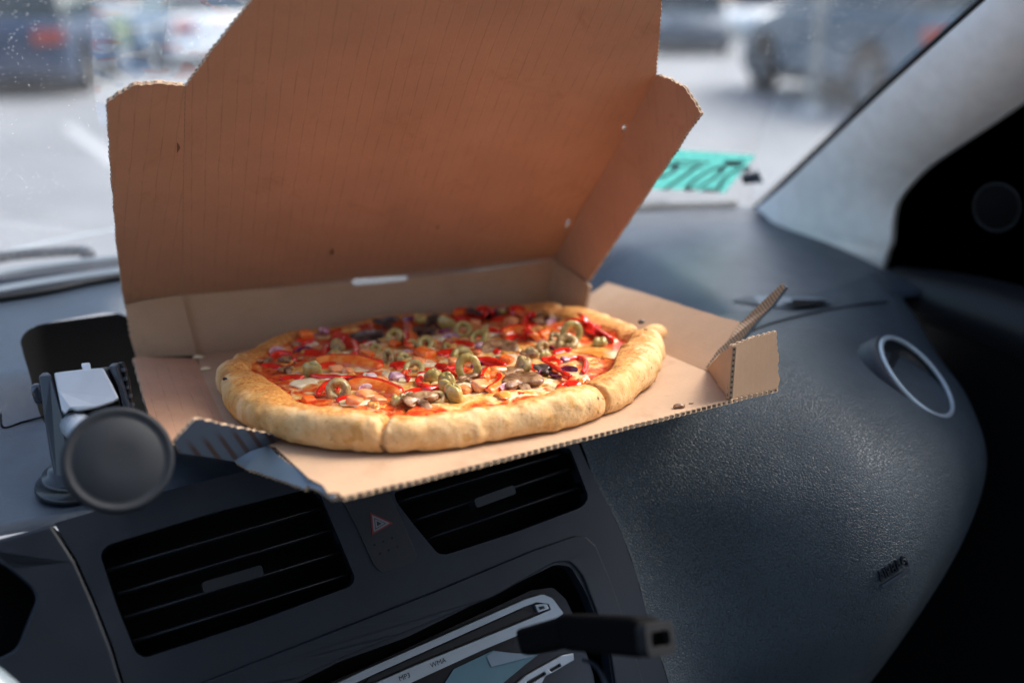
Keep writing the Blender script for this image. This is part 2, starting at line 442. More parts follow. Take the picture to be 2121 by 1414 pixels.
def cutv(th, r):
    d = min(abs(math.sin(adiff(th, c))*r) if abs(adiff(th, c)) < 1 else 1 for c in cuts); return d
NTH = 960; prof = []
V = []; F = []
NP = 64
for i in range(NTH):
    th = 2*math.pi*i/NTH
    R0 = Rout(th); w = rimw(th); h = rimh(th)
    bend = .012*math.sin(0)  # cuts run straight to the centre
    dc = cutv(th, R0)
    soft = gauss(dc, .010); slit = gauss(dc, .0016)
    R0 -= .0022*soft+.0030*slit; h -= .0018*soft+.003*slit
    ring_ = []
    for j in range(NP):
        if j < 10:                                   # underside
            t = j/10; r = .02+(R0-w*.42-.02)*t; z = .0005
        elif j < 44:                                 # round the outside and over the top
            t = (j-10)/34; A = -math.pi/2+t*(math.pi*1.28)
            ex = math.copysign(abs(math.cos(A))**.85, math.cos(A)); r = R0-w*.42+w*.42*ex if math.cos(A) > 0 else R0-w*.42+w*.62*ex
            z = h*.47+h*.53*math.copysign(abs(math.sin(A))**.9, math.sin(A)) if math.sin(A) > 0 else h*.42+h*.41*math.sin(A)
            if z < .0085 and math.cos(A) < 0: z = .0085
        else:
            t = (j-44)/(NP-1-44); r = (R0-w*.98)*(1-t)+.0005*t; z = .0085
        if j >= 44: pass
        ring_.append((r, z))
    for j, (r, z) in enumerate(ring_):
        x = CXY.x+math.cos(th)*r; y = CXY.y+math.sin(th)*r
        p = Vector((x, y, z))
        k = 0 if j < 9 else (1 if j < 44 else .4)
        n0 = noise.noise(p*30)*.0021+noise.noise(p*75+Vector((9, 0, 0)))*.0010+max(0, noise.noise(p*110+Vector((4, 4, 4)))-.3)*.003+noise.noise(p*240)*.0003+noise.noise(p*700)*.00012
        d = Vector((math.cos(th), math.sin(th), 0)); A = 0
        if 10 <= j < 44: A = -math.pi/2+((j-10)/34)*(math.pi*1.28)
        nn = d*math.cos(A)+Vector((0, 0, 1))*math.sin(A) if 10 <= j < 44 else Vector((0, 0, 1))
        p += nn*n0*k
        if 12 <= j: p.z -= .0045*slit*(1 if j > 20 else .3) if p.z > .006 else 0
        p.z = max(p.z, .0003)
        V.append(p)
for i in range(NTH):
    a = i*NP; b = ((i+1) % NTH)*NP
    for j in range(NP-1): F.append((a+j, b+j, b+j+1, a+j+1))
def sm_(a, b, x):
    t = min(1, max(0, (x-a)/(b-a))); return t*t*(3-2*t)
def crustmat():
    t = NT('baked pizza crust'); c = t.coord(); s = t.n('SeparateXYZ', {0: c})
    nb = t.noise(c, 42, 4, .55, .5); nf = t.noise(c, 420, 4, .7); nm = t.noise(c, 130, 4, .6, .3)
    flour = t.noise(t.n('Mapping', {'Vector': c, 'Location': (2, 5, 1)}).outputs[0], 26, 3, .5)
    col = t.ramp(nb, [(.28, (.78, .55, .31)), (.42, (.72, .44, .19)), (.52, (.62, .31, .09)), (.62, (.46, .18, .035)), (.76, (.24, .07, .015))])
    pale = t.mix(t.mrange(nm, .35, .65), (.80, .53, .27), (.68, .38, .15))
    hgt = t.mrange(s.outputs[2], .006, .021)
    f = t.math('MULTIPLY', t.mrange(flour, .36, .56), 1.)
    # the left lobe of the crust is toasted darker
    dx = t.math('ADD', s.outputs[0], -.02); dy = t.math('ADD', s.outputs[1], -.10)
    dist = t.math('SQRT', t.math('ADD', t.math('MULTIPLY', dx, dx), t.math('MULTIPLY', dy, dy)))
    lobe = t.mrange(t.math('ADD', dist, t.math('MULTIPLY', nm, .02)), .03, .075, 1, 0)
    toast = t.math('MAXIMUM', t.math('MULTIPLY', t.math('SUBTRACT', 1., f), t.mrange(hgt, 0, 1, .25, .95)), t.math('MULTIPLY', lobe, .85))
    cc = t.mix(toast, pale, col)
    gold = t.mix(t.mrange(nm, .4, .6), (.66, .36, .10), (.56, .25, .055))
    cc = t.mix(t.math('MULTIPLY', lobe, t.mrange(nb, .4, .6, .2, .8)), cc, gold)
    sp = t.noise(c, 300, 3, .65)
    cc = t.mix(t.math('MULTIPLY', t.mrange(sp, .60, .67), t.mrange(nb, .42, .62, .02, .75)), cc, (.20, .07, .018))
    big = t.noise(t.n('Mapping', {'Vector': c, 'Location': (7, 1, 3)}).outputs[0], 75, 2, .4)
    cc = t.mix(t.mrange(big, .66, .70, 0, .65), cc, (.52, .24, .05))
    bub = t.n('TexVoronoi', {'Vector': c, 'Scale': 62., 'Randomness': 1.}).outputs['Distance']
    cc = t.mix(t.math('MULTIPLY', t.mrange(bub, .10, .06), t.mrange(big, .5, .56)), cc, (.09, .025, .01))
    # sauce and fat that soaked the inner slope of the rim
    inn = t.n('Attribute', attribute_name='inner').outputs['Fac']
    st_ = t.mrange(t.math('ADD', inn, t.math('MULTIPLY', t.math('SUBTRACT', nm, .5), 1.6)), .42, .80)
    cc = t.mix(t.math('MULTIPLY', st_, .85), cc, t.ramp(nf, [(.35, (.36, .075, .012)), (.5, (.60, .22, .04)), (.62, (.70, .38, .10))]))
    hb = t.math('ADD', t.math('ADD', t.math('MULTIPLY', nf, .5), t.math('MULTIPLY', nm, .6)), t.math('MULTIPLY', t.noise(c, 1100, 2, .6), .25))
    t.princ(cc, .72, t.bump(hb, .8, .0013), **{'Subsurface_Weight': .12, 'Subsurface_Radius': (.006, .003, .0015), 'Subsurface_Scale': .5, 'Specular_IOR_Level': .3})
    return t.m
pizza = empty('pizza', tuple(MB_ @ Vector((.155, .14, 0))), 'whole vegetable pizza cut in slices with olives, red pepper, mushrooms and onion', 'pizza')
co = mk('crust', V, F, crustmat(), PM, pizza)
at_ = co.data.attributes.new('inner', 'FLOAT', 'POINT')
vals = []
for i in range(NTH):
    th = 2*math.pi*i/NTH; gold_ = gauss(adiff(th, R_(28)), .22)*.55+gauss(adiff(th, R_(-12)), .2)*.3+gauss(adiff(th, R_(-170)), .25)*.25
    for j in range(NP): vals.append(min(1, sm_(27-8*gold_*1.5, 41, j)) if j < 44 else 1.)
at_.data.foreach_set('value', vals)
# sauce and melted cheese
def topz(x, y):
    p = Vector((x, y, 0)); d = math.hypot(x-CXY.x, y-CXY.y); th = math.atan2(y-CXY.y, x-CXY.x)
    R1 = Rout(th)-rimw(th)*.80
    z = .0112+.0016*noise.noise(p*45)+.0009*noise.noise(p*130+Vector((3, 3, 3)))+.0004*noise.noise(p*330)
    z += .0042*max(0, (d-(R1-.012))/.012)**2
    z -= .0022*gauss(cutv(th, d), .0014)*min(1, d/.02)
    return z
V = []; F = []; NR = 110; NT2 = 520
for i in range(NT2):
    th = 2*math.pi*i/NT2
    R1 = Rout(th)-rimw(th)*(.80+.10*noise.noise(Vector((math.cos(th)*7, math.sin(th)*7, 0))))+.0015*noise.noise(Vector((math.cos(th)*30, math.sin(th)*30, 4)))
    for j in range(NR):
        r = R1*(j/(NR-1))**.8; x = CXY.x+r*math.cos(th); y = CXY.y+r*math.sin(th)
        z = topz(x, y)
        if j == NR-1: z -= .003
        V.append((x, y, z))
for i in range(NT2):
    a = i*NR; b = ((i+1) % NT2)*NR
    for j in range(NR-1): F.append((a+j, a+j+1, b+j+1, b+j))
def saucemat():
    t = NT('tomato sauce and melted cheese'); c = t.coord(); s = t.n('SeparateXYZ', {0: c})
    n1 = t.noise(c, 48, 5, .55, .6); n2 = t.noise(c, 170, 4, .6, .3); n3 = t.noise(t.n('Mapping', {'Vector': c, 'Location': (4, 2, 0)}).outputs[0], 90, 3, .5, .5)
    red = t.ramp(n2, [(.3, (.42, .018, .006)), (.5, (.66, .07, .012)), (.62, (.80, .20, .03)), (.76, (.32, .05, .012))])
    ch = t.ramp(n3, [(.28, (.84, .72, .48)), (.46, (.84, .60, .28)), (.56, (.82, .40, .09)), (.68, (.66, .20, .03))])
    dx = t.math('ADD', s.outputs[0], -CXY.x); dy = t.math('ADD', s.outputs[1], -CXY.y)
    d = t.math('SQRT', t.math('ADD', t.math('MULTIPLY', dx, dx), t.math('MULTIPLY', dy, dy)))
    edge = t.mrange(d, .088, .125, .0, -.20)
    f = t.mrange(t.math('ADD', n1, edge), .40, .49)
    cc = t.mix(f, red, ch)
    hb = t.math('ADD', t.math('MULTIPLY', n2, .7), t.noise(c, 600, 2))
    t.princ(cc, t.mrange(n2, .3, .7, .22, .42), t.bump(hb, .45, .0012), **{'Subsurface_Weight': .15, 'Subsurface_Radius': (.006, .002, .001), 'Subsurface_Scale': .4, 'Coat_Weight': .25, 'Coat_Roughness': .18})
    return t.m
mk('sauce_and_cheese', V, F, saucemat(), PM, pizza)

def foodmat(name, ramp_, scale=150, rough=.3, bumpd=.0006, sss=.15, srad=(.005, .002, .001), coat=.3):
    t = NT(name); c = t.coord('Object')
    n = t.noise(c, scale, 4, .6, .4)
    cc = t.ramp(n, ramp_)
    t.princ(cc, rough, t.bump(t.math('ADD', n, t.noise(c, scale*4, 2)), .4, bumpd), **{'Subsurface_Weight': sss, 'Subsurface_Radius': srad, 'Subsurface_Scale': .4, 'Coat_Weight': coat, 'Coat_Roughness': .12})
    return t.m
M['olive'] = foodmat('green olive flesh', [(.3, (.24, .16, .03)), (.5, (.43, .32, .09)), (.65, (.58, .47, .19)), (.8, (.28, .15, .04))], 120, .3)
M['olive2'] = foodmat('baked olive', [(.3, (.17, .07, .03)), (.45, (.36, .23, .08)), (.6, (.54, .40, .17)), (.75, (.18, .07, .03))], 200, .35)
M['skin'] = foodmat('red pepper skin', [(.3, (.50, .006, .004)), (.5, (.78, .014, .006)), (.7, (.86, .05, .014))], 80, .16, .0003, .1, coat=.7)
M['flesh'] = foodmat('red pepper flesh', [(.3, (.80, .09, .012)), (.5, (.90, .19, .03)), (.7, (.92, .36, .09))], 120, .25)
M['tomato'] = foodmat('tomato flesh', [(.3, (.72, .16, .04)), (.5, (.84, .32, .12)), (.7, (.86, .46, .24))], 100, .25)
M['mush'] = foodmat('baked mushroom', [(.30, (.05, .020, .010)), (.45, (.20, .09, .04)), (.58, (.42, .24, .12)), (.72, (.62, .42, .24))], 130, .4, .0009, .05)
M['mushdark'] = foodmat('dark mushroom', [(.30, (.012, .007, .008)), (.5, (.05, .028, .025)), (.70, (.20, .13, .10))], 130, .38, .0009, .05)
M['onion'] = foodmat('red onion', [(.3, (.14, .015, .07)), (.45, (.42, .16, .25)), (.58, (.72, .50, .52)), (.75, (.80, .68, .62))], 90, .22)
M['oniondark'] = foodmat('purple onion skin', [(.3, (.05, .006, .035)), (.5, (.16, .02, .09)), (.7, (.34, .10, .18))], 90, .22)
M['cheese2'] = foodmat('oily browned cheese', [(.3, (.86, .60, .24)), (.45, (.86, .44, .11)), (.6, (.78, .26, .04)), (.76, (.45, .10, .02))], 70, .2, .0005, .25, (.008, .004, .002), coat=.6)
M['cheese'] = foodmat('melted mozzarella', [(.3, (.86, .70, .44)), (.5, (.90, .78, .54)), (.62, (.86, .62, .32)), (.76, (.78, .42, .12))], 60, .28, .0004, .3, (.008, .005, .003))

def pjx(P):
    q = RW.transposed() @ (Vector(P)-CAMC); return (1060.5+FP*q.x/-q.z, 707-FP*q.y/-q.z)
def food(name, V, F, mats, idx=None, sub=1, rough=0., sc=300, label=None):
    V = [Vector(v) for v in V]
    if rough:
        c = sum(V, Vector())/len(V)
        V = [v+Vector((noise.noise(v*sc), noise.noise(v*sc+Vector((5, 1, 1))), noise.noise(v*sc+Vector((1, 7, 2)))))*rough for v in V]
    o = mk(name, V, F, mats, PM, pizza, True, idx)
    if sub: subs(o, sub)
    return o
def pos(q, dz=0.):
    p = fl(q, .0135); z = topz(p.x, p.y) if math.hypot(p.x-CXY.x, p.y-CXY.y) < .15 else .014; dz -= .0009; p = fl(q, min(z, .016)+dz)
    dx, dy = p.x-CXY.x, p.y-CXY.y; r = math.hypot(dx, dy); th = math.atan2(dy, dx); R1 = Rout(th)-rimw(th)*.80-.004
    if r > R1: p = Vector((CXY.x+dx*R1/r, CXY.y+dy*R1/r, topz(CXY.x+dx*R1/r, CXY.y+dy*R1/r)+dz))
    return p
def olive(q, d=38, nrm=(0, 0, 1), dz=.0025, thick=.30, squash=1., mat='olive', tall=1.25, gap=False):
    """a slice of pitted olive; d = diameter in photo pixels; standing rings face nrm"""
    p = pos(q, dz); R1 = d*.5/FP*.70; R1 *= 1.06; r = R1*(thick+.07)
    Bs = basis(p, nrm, (0, 0, 1) if abs(Vector(nrm).normalized().z) < .9 else (0, 1, 0)) @ Matrix.Rotation(random.uniform(0, 6), 4, 'Z')
    V = []; F = []; n1 = 22; n2 = 8
    for i in range(n1):
        A = 2*math.pi*i/n1; rr = (R1-r)*(1+.10*noise.noise(Vector((math.cos(A)*1.5+q[0], math.sin(A)*1.5, q[1]))))
        wob = r*.5*noise.noise(Vector((math.cos(A)*1.2, math.sin(A)*1.2, q[0]*.37)))
        for k in range(n2):
            B_ = 2*math.pi*k/n2; rd = rr+r*math.cos(B_)
            V.append(Bs @ Vector((rd*math.cos(A), rd*math.sin(A)*squash, r*tall*math.sin(B_)+wob)))
    m = n1-(4 if gap else 0)
    for i in range(m if gap else n1):
        for k in range(n2): F.append((i*n2+k, ((i+1) % n1)*n2+k, ((i+1) % n1)*n2+(k+1) % n2, i*n2+(k+1) % n2))
    return food('olive_slice', V, F, M[mat], rough=r*.28, sc=420)
def strip(pts, wd, th=.0016, stand=0., mat=('skin', 'flesh'), name='pepper_strip', dz=.002, arch=.0, taper=.6):
    """curved slice: path of photo points, wd = width in metres, stand = degrees the ribbon is tipped towards the camera"""
    P = [pos(q, dz+(q[2] if len(q) > 2 else 0)) for q in pts]
    P = catmull(P, 5); n = len(P); V = []; F = []; idx = []
    for i, p in enumerate(P):
        t = (P[min(i+1, n-1)]-P[max(i-1, 0)]).normalized(); up = Vector((0, 0, 1)); side = t.cross(up).normalized()
        if side.y > 0: side = -side
        up = side.cross(t).normalized()
        if up.z < 0: up = -up
        a = R_(stand); s2 = side*math.cos(a)-up*math.sin(a); u2 = up*math.cos(a)+side*math.sin(a)
        f = i/(n-1); k = taper+(1-taper)*math.sin(math.pi*f)**.5; w = wd*.5*k*(1+.12*noise.noise(p*150))
        c = p+up*arch*math.sin(math.pi*f); w *= 1.18
        sec = [(-1, -.5), (-.5, -.62), (0, -.68), (.5, -.62), (1, -.5), (1.03, .3), (.5, .62), (0, .5), (-.5, .62), (-1.03, .3)]
        for a_, b_ in sec: V.append(c+s2*w*a_+u2*(th*b_*1.0+th*.9*(1-a_*a_)*.6))
    m = 10
    for i in range(n-1):
        for k in range(m):
            F.append((i*m+k, i*m+(k+1) % m, (i+1)*m+(k+1) % m, (i+1)*m+k)); idx.append(1 if 5 <= k <= 7 else 0)
    F.append(tuple(range(m-1, -1, -1))); idx.append(1); F.append(tuple((n-1)*m+k for k in range(m))); idx.append(1)
    return food(name, V, F, [M[mat[0]], M[mat[1]]], idx, rough=.0004, sc=260)
def redstrip(pts, wd=.0045, th=.0016, stand=25, **k): return strip(pts, wd, th, stand, mat=('skin', 'skin'), **k)
def blob(name, q, wpx, hpx, mat, ht=.003, dz=.0005, rot=0., irr=.25, power=1., label=None, tilt=0.):
    """flattened lump: wpx x hpx footprint in photo pixels"""
    p = pos(q, dz); rx = wpx*.5/FP*.70; ry = hpx*.5/FP*.70/math.sin(R_(17)) if hpx else rx
    ry = min(ry, rx*2.2)
    Bs = Matrix.Translation(p) @ Matrix.Rotation(rot, 4, 'Z') @ Matrix.Rotation(R_(tilt), 4, 'X')
    V = []; F = []; n1 = 20; n2 = 7
    for j in range(1, n2):
        ph = math.pi*j/n2-math.pi/2
        for i in range(n1):
            A = 2*math.pi*i/n1
            k = 1+irr*noise.noise(Vector((math.cos(A)*1.6+q[0]*.13, math.sin(A)*1.6+q[1]*.17, ph*.4)))*1.6
            cs = abs(math.cos(ph))**(.6*power)
            z = ht*math.sin(ph)*(1+irr*noise.noise(Vector((math.cos(A)*2*cs, math.sin(A)*2*cs, q[0])))*2)
            V.append(Bs @ Vector((rx*k*cs*math.cos(A), ry*k*cs*math.sin(A), z)))
    for j in range(n2-2):
        for i in range(n1): F.append((j*n1+i, j*n1+(i+1) % n1, (j+1)*n1+(i+1) % n1, (j+1)*n1+i))
    F.append(tuple(range(n1-1, -1, -1))); F.append(tuple((n2-2)*n1+i for i in range(n1)))
    return food(name, V, F, M[mat], rough=ht*.22, sc=280)
def chunk(name, q, wpx, mat, hk=.6, rot=0., dz=.001, tilt=(15, 10)):
    p = pos(q, dz); s = wpx*.5/FP*.70
    Bs = Matrix.Translation(p+Vector((0, 0, s*hk*.7))) @ Matrix.Rotation(rot, 4, 'Z') @ Matrix.Rotation(R_(tilt[0]), 4, 'X') @ Matrix.Rotation(R_(tilt[1]), 4, 'Y')
    bm = bmesh.new(); bmesh.ops.create_cube(bm, size=2); bmesh.ops.subdivide_edges(bm, edges=bm.edges[:], cuts=3, use_grid_fill=True)
    V = []
    for v in bm.verts:
        c = v.co.copy(); l = c.normalized()*1.25; c = c.lerp(l, .35); c = Vector((c.x*s, c.y*s*.9, c.z*s*hk)); V.append(Bs @ c)
    bm.verts.index_update(); F = [tuple(v.index for v in f.verts) for f in bm.faces]; bm.free()
    return food(name, V, F, M[mat], rough=s*.25, sc=260, sub=1)
def mushroom(q, wpx, hpx, mat='mush', rot=0., tilt=12, ht=.0022, dz=.002):
    """slice of mushroom: cap with a stalk, curled"""
    p = pos(q, dz); s = wpx*.5/FP*.70
    out = [(-1, -.1), (-.98, .25), (-.75, .62), (-.35, .85), (.1, .9), (.5, .78), (.85, .5), (1, .15), (.95, -.15), (.7, -.28), (.45, -.12), (.28, -.1), (.3, -.5), (.25, -.75), (0, -.85), (-.25, -.75), (-.28, -.4), (-.3, -.1), (-.5, -.15), (-.75, -.3)]
    out = smooth_loop(out, 2); fy = max(.5, min(1.4, hpx/wpx/.30))
    Bs = Matrix.Translation(p) @ Matrix.Rotation(rot, 4, 'Z') @ Matrix.Rotation(R_(tilt), 4, 'X')
    bm = bmesh.new(); k = len(out); V = []; F = []
    rings = [(1.0, -.5), (1.05, .1), (.96, .5), (.6, .66), (.25, .5)]
    for sc_, z in rings:
        for x, y in out:
            X = x*sc_*s; Y = (y*sc_)*s*fy
            V.append(Bs @ Vector((X, Y, z*ht+.35*ht*noise.noise(Vector((X*260, Y*260, q[0])))*2+abs(x)**2*s*.22)))
    for j in range(len(rings)-1):
        for i in range(k): F.append((j*k+i, j*k+(i+1) % k, (j+1)*k+(i+1) % k, (j+1)*k+i))
    F.append(tuple(range(k-1, -1, -1))); F.append(tuple((len(rings)-1)*k+i for i in range(k)))
    return food('mushroom_slice', V, F, M[mat], rough=ht*.3, sc=330)
def onion(q, wpx, mat='onion', rot=0., ht=.004, dz=.001, arc=90):
    """curved petal of onion standing on its edge"""
    p = pos(q, dz); R1 = wpx*.6/FP*.70
    Bs = Matrix.Translation(p) @ Matrix.Rotation(rot, 4, 'Z') @ Matrix.Rotation(R_(random.uniform(-25, 25)), 4, 'X')
    V = []; F = []; n = 10; th = .0009
    for i in range(n):
        A = R_(-arc/2+arc*i/(n-1))+math.pi/2
        for (dr, z) in ((0, 0), (th, 0), (th*1.4, ht*.5), (th, ht), (0, ht), (th*.4, ht*.5)):
            rr = R1+dr-R1*0+z*.25
            V.append(Bs @ Vector((rr*math.cos(A), rr*math.sin(A)-R1, z*(.7+.3*math.sin(math.pi*i/(n-1))))))
    m = 6
    for i in range(n-1):
        for k in range(m): F.append((i*m+k, i*m+(k+1) % m, (i+1)*m+(k+1) % m, (i+1)*m+k))
    F.append(tuple(range(m-1, -1, -1))); F.append(tuple((n-1)*m+k for k in range(m)))
    return food('onion_piece', V, F, M[mat], rough=.0005, sc=260)

CAMN = (-.36, -.8, .45)
# cheese first
for q, w, h in [((756, 771), 62, 18), ((571, 757), 46, 13), ((1150, 738), 84, 26), ((1240, 728), 90, 40), ((632, 793), 60, 17), ((690, 780), 60, 16), ((858, 800), 70, 18), ((810, 770), 50, 14), ((905, 700), 44, 15),
                ((560, 720), 50, 13), ((1063, 720), 50, 16), ((1105, 790), 70, 17), ((960, 800), 60, 18), ((664, 700), 38, 12), ((720, 683), 40, 12), ((1215, 690), 40, 14), ((618, 765), 45, 14), ((1140, 690), 36, 13), ((1035, 700), 40, 14), ((740, 835), 60, 14), ((1080, 750), 44, 14), ((880, 752), 40, 12)]:
    blob('cheese_patch', q, w, h, 'cheese2' if (q[0]+q[1]) % 5 in (1, 3) else 'cheese', ht=.0016, dz=.0004, rot=random.uniform(-.4, .4), irr=.5)
for i in range(74):                                  # small strings and drips of browned cheese between the toppings
    A = random.uniform(0, 2*math.pi); r = math.sqrt(random.random())*.98; R1 = Rout(A)-rimw(A)*.85-.006
    P_ = MB_ @ Vector((CXY.x+r*R1*math.cos(A), CXY.y+r*R1*math.sin(A), .013))
    q = pjx(P_); blob('cheese_patch', q, random.uniform(14, 44), random.uniform(5, 12), random.choice(['cheese', 'cheese2', 'cheese2', 'skin', 'tomato'][:4]), ht=random.uniform(.0010, .0024), dz=random.uniform(.0002, .0018), rot=random.uniform(0, 3.1), irr=.6)
# mushrooms
for q, w, h, mt, rt in [((764, 703), 78, 34, 'mushdark', .3), ((1035, 729), 78, 30, 'mush', -.4), ((900, 668), 76, 26, 'mushdark', .2), ((1022, 655), 70, 22, 'mushdark', .1), ((1062, 776), 56, 26, 'mush', .6), ((1084, 798), 76, 26, 'mush', -.15),
                        ((1131, 770), 46, 18, 'mushdark', .9), ((872, 832), 66, 20, 'mush', .2), ((549, 750), 34, 10, 'mush', 0), ((596, 748), 34, 14, 'mush', 1.2), ((1122, 668), 52, 18, 'mush', .5), ((1105, 655), 44, 20, 'mush', 2.4), ((878, 690), 60, 24, 'mushdark', -.6),
                        ((800, 668), 60, 16, 'mushdark', .1), ((742, 795), 36, 15, 'mushdark', .8), ((985, 650), 50, 18, 'mushdark', 1.6), ((592, 768), 34, 10, 'mush', .4), ((970, 786), 46, 12, 'mush', .2), ((1098, 736), 40, 16, 'mush', 2.0), ((1150, 655), 44, 20, 'mush', .2), ((620, 716), 40, 12, 'mush', 1.0), ((1030, 640), 44, 16, 'mushdark', .4)]:
    mushroom(q, w, h, mt, rt, tilt=random.uniform(5, 24))
# peppers
strip([(654, 752), (690, 748), (740, 750), (790, 764)], .0125, .0030, 30)
strip([(720, 800), (756, 797), (795, 806), (826, 818)], .0125, .0030, 32)
redstrip([(657, 818), (668, 802), (692, 788), (727, 782), (768, 788)], .0038, .0016, 40, dz=.0035)
redstrip([(632, 772), (655, 779), (690, 780), (716, 784)], .0036, .0014, 30)
strip([(845, 672), (851, 690), (852, 708), (849, 722)], .0125, .0032, 45)
strip([(1040, 697), (1064, 689), (1090, 692), (1106, 700)], .0135, .0040, 42, dz=.004)
strip([(1118, 696), (1136, 689), (1160, 693), (1185, 702)], .0085, .0026, 35)
strip([(1001, 785), (1012, 771), (1028, 768), (1048, 767)], .0075, .0022, 45, dz=.004)
strip([(1010, 812), (1034, 800), (1044, 788), (1032, 778), (1010, 780)], .0085, .0026, 30, dz=.002)
redstrip([(984, 749), (1004, 748), (1026, 753), (1046, 760)], .0066, .0020, 50, dz=.003)
redstrip([(903, 758), (918, 762), (934, 772), (943, 782)], .0060, .0018, 45)
redstrip([(1129, 751), (1146, 762), (1164, 773), (1182, 782)], .0048, .0020, 40, dz=.0035)
redstrip([(1174, 746), (1196, 741), (1213, 748), (1214, 762), (1206, 773)], .0040, .0016, 45, dz=.002)
redstrip([(872, 782), (868, 796), (882, 806), (902, 806), (922, 801)], .0062, .0018, 45, dz=.002)
redstrip([(1201, 656), (1214, 664), (1218, 678), (1232, 682)], .0100, .0024, 50, dz=.004)
redstrip([(1222, 678), (1238, 686), (1250, 694), (1266, 704)], .0095, .0022, 50, dz=.004)
redstrip([(1205, 672), (1222, 690), (1240, 700)], .0075, .0020, 40, dz=.002)
redstrip([(1108, 650), (1092, 656), (1086, 672), (1092, 684)], .0058, .0020, 55, dz=.004)
redstrip([(940, 660), (965, 658), (990, 655), (1010, 650)], .0066, .0020, 40, dz=.003)
redstrip([(694, 694), (712, 702), (722, 712), (738, 716)], .0085, .0022, 50, dz=.003)
redstrip([(724, 708), (736, 716), (740, 728), (736, 736)], .0072, .0022, 50, dz=.003)
redstrip([(676, 742), (672, 730), (680, 720), (690, 722)], .0064, .0020, 50, dz=.002)
redstrip([(618, 712), (630, 707), (650, 706)], .0085, .0022, 40)
redstrip([(990, 638), (1000, 632), (1014, 634), (1018, 646)], .0085, .0022, 55, dz=.004)
redstrip([(1060, 640), (1076, 636), (1092, 640)], .0085, .0022, 50, dz=.004)
redstrip([(848, 788), (838, 780), (840, 772), (852, 770)], .0052, .0016, 45)
redstrip([(925, 766), (945, 762), (960, 768)], .0052, .0016, 45)
redstrip([(560, 738), (580, 730), (604, 732)], .0044, .0014, 30)
strip([(940, 640), (965, 634), (988, 636)], .0110, .0026, 45, dz=.003)
strip([(780, 690), (770, 680), (785, 672)], .0075, .0022, 40)
for i, (q, w_) in enumerate([((560, 762), 38), ((604, 786), 44), ((676, 762), 40), ((770, 755), 46), ((930, 735), 44), ((1010, 735), 46), ((1070, 705), 42), ((960, 715), 40), ((890, 770), 46), ((1140, 750), 40), ((1165, 730), 36), ((760, 715), 42), ((650, 735), 40), ((1190, 672), 38), ((1010, 690), 38), ((830, 760), 42), ((1090, 765), 44), ((590, 745), 34), ((720, 830), 46), ((860, 815), 44), ((1040, 665), 36), ((960, 665), 36)]):
    k_ = random.uniform(-9, 9); redstrip([(q[0]-w_*.5, q[1]-k_*.5), (q[0], q[1]-3), (q[0]+w_*.5, q[1]+k_*.5)], random.uniform(.006, .0095), .0016, random.uniform(15, 45), dz=.0012)
# tomato and pepper dice
for q, w, mt, rt in [((635, 697), 30, 'flesh', .2), ((880, 738), 40, 'flesh', .5), ((868, 752), 26, 'tomato', .9), ((697, 771), 28, 'tomato', .1), ((722, 772), 22, 'tomato', .6), ((760, 827), 34, 'tomato', .4), ((735, 836), 30, 'tomato', 1.), ((785, 832), 22, 'tomato', .3), ((1062, 672), 34, 'tomato', .3), ((700, 742), 26, 'tomato', .4), ((762, 738), 28, 'flesh', .7),
                     ((1050, 750), 30, 'flesh', .8), ((998, 806), 34, 'tomato', .2), ((962, 812), 26, 'tomato', .8), ((790, 792), 24, 'tomato', .3), ((985, 672), 28, 'tomato', 1.1), ((820, 716), 26, 'flesh', .5), ((850, 742), 22, 'tomato', .2), ((1096, 642), 30, 'flesh', .4), ((1120, 640), 26, 'flesh', .9), ((920, 642), 26, 'flesh', .3), ((596, 728), 22, 'tomato', .5), ((1218, 668), 22, 'flesh', .2), ((940, 752), 22, 'tomato', .2), ((640, 832), 22, 'flesh', .2), ((990, 735), 20, 'tomato', .5)]:
    chunk('tomato_piece', q, w, mt, .5, rt)
# onions
for q, w, mt, rt, k in [((822, 786), 32, 'onion', .3, 0), ((1178, 770), 36, 'oniondark', -.5, 1), ((1145, 670), 44, 'onion', .2, 1), ((1120, 716), 34, 'oniondark', .6, 1), ((1035, 645), 44, 'oniondark', .1, 1), ((852, 664), 44, 'oniondark', -.2, 1), ((847, 735), 26, 'onion', .4, 0), ((1140, 724), 30, 'oniondark', 1.6, 1), ((628, 728), 46, 'oniondark', .1, 1),
                        ((920, 690), 44, 'oniondark', .5, 1), ((935, 700), 40, 'onion', -.6, 1), ((998, 722), 30, 'onion', .5, 0), ((1120, 780), 34, 'oniondark', .9, 1), ((1150, 782), 30, 'oniondark', 2., 1), ((986, 760), 28, 'oniondark', .3, 1), ((756, 808), 28, 'onion', .3, 1), ((622, 690), 30, 'onion', .8, 1), ((1048, 806), 26, 'onion', .3, 1), ((770, 784), 24, 'onion', .1, 0), ((570, 728), 34, 'onion', .4, 1), ((895, 716), 32, 'oniondark', 1.1, 1), ((1170, 748), 22, 'onion', .2, 0), ((672, 688), 26, 'onion', .3, 0)]:
    if k: onion(q, w, mt, rt)
    else: chunk('onion_piece', q, w*.8, mt, .55, rt)
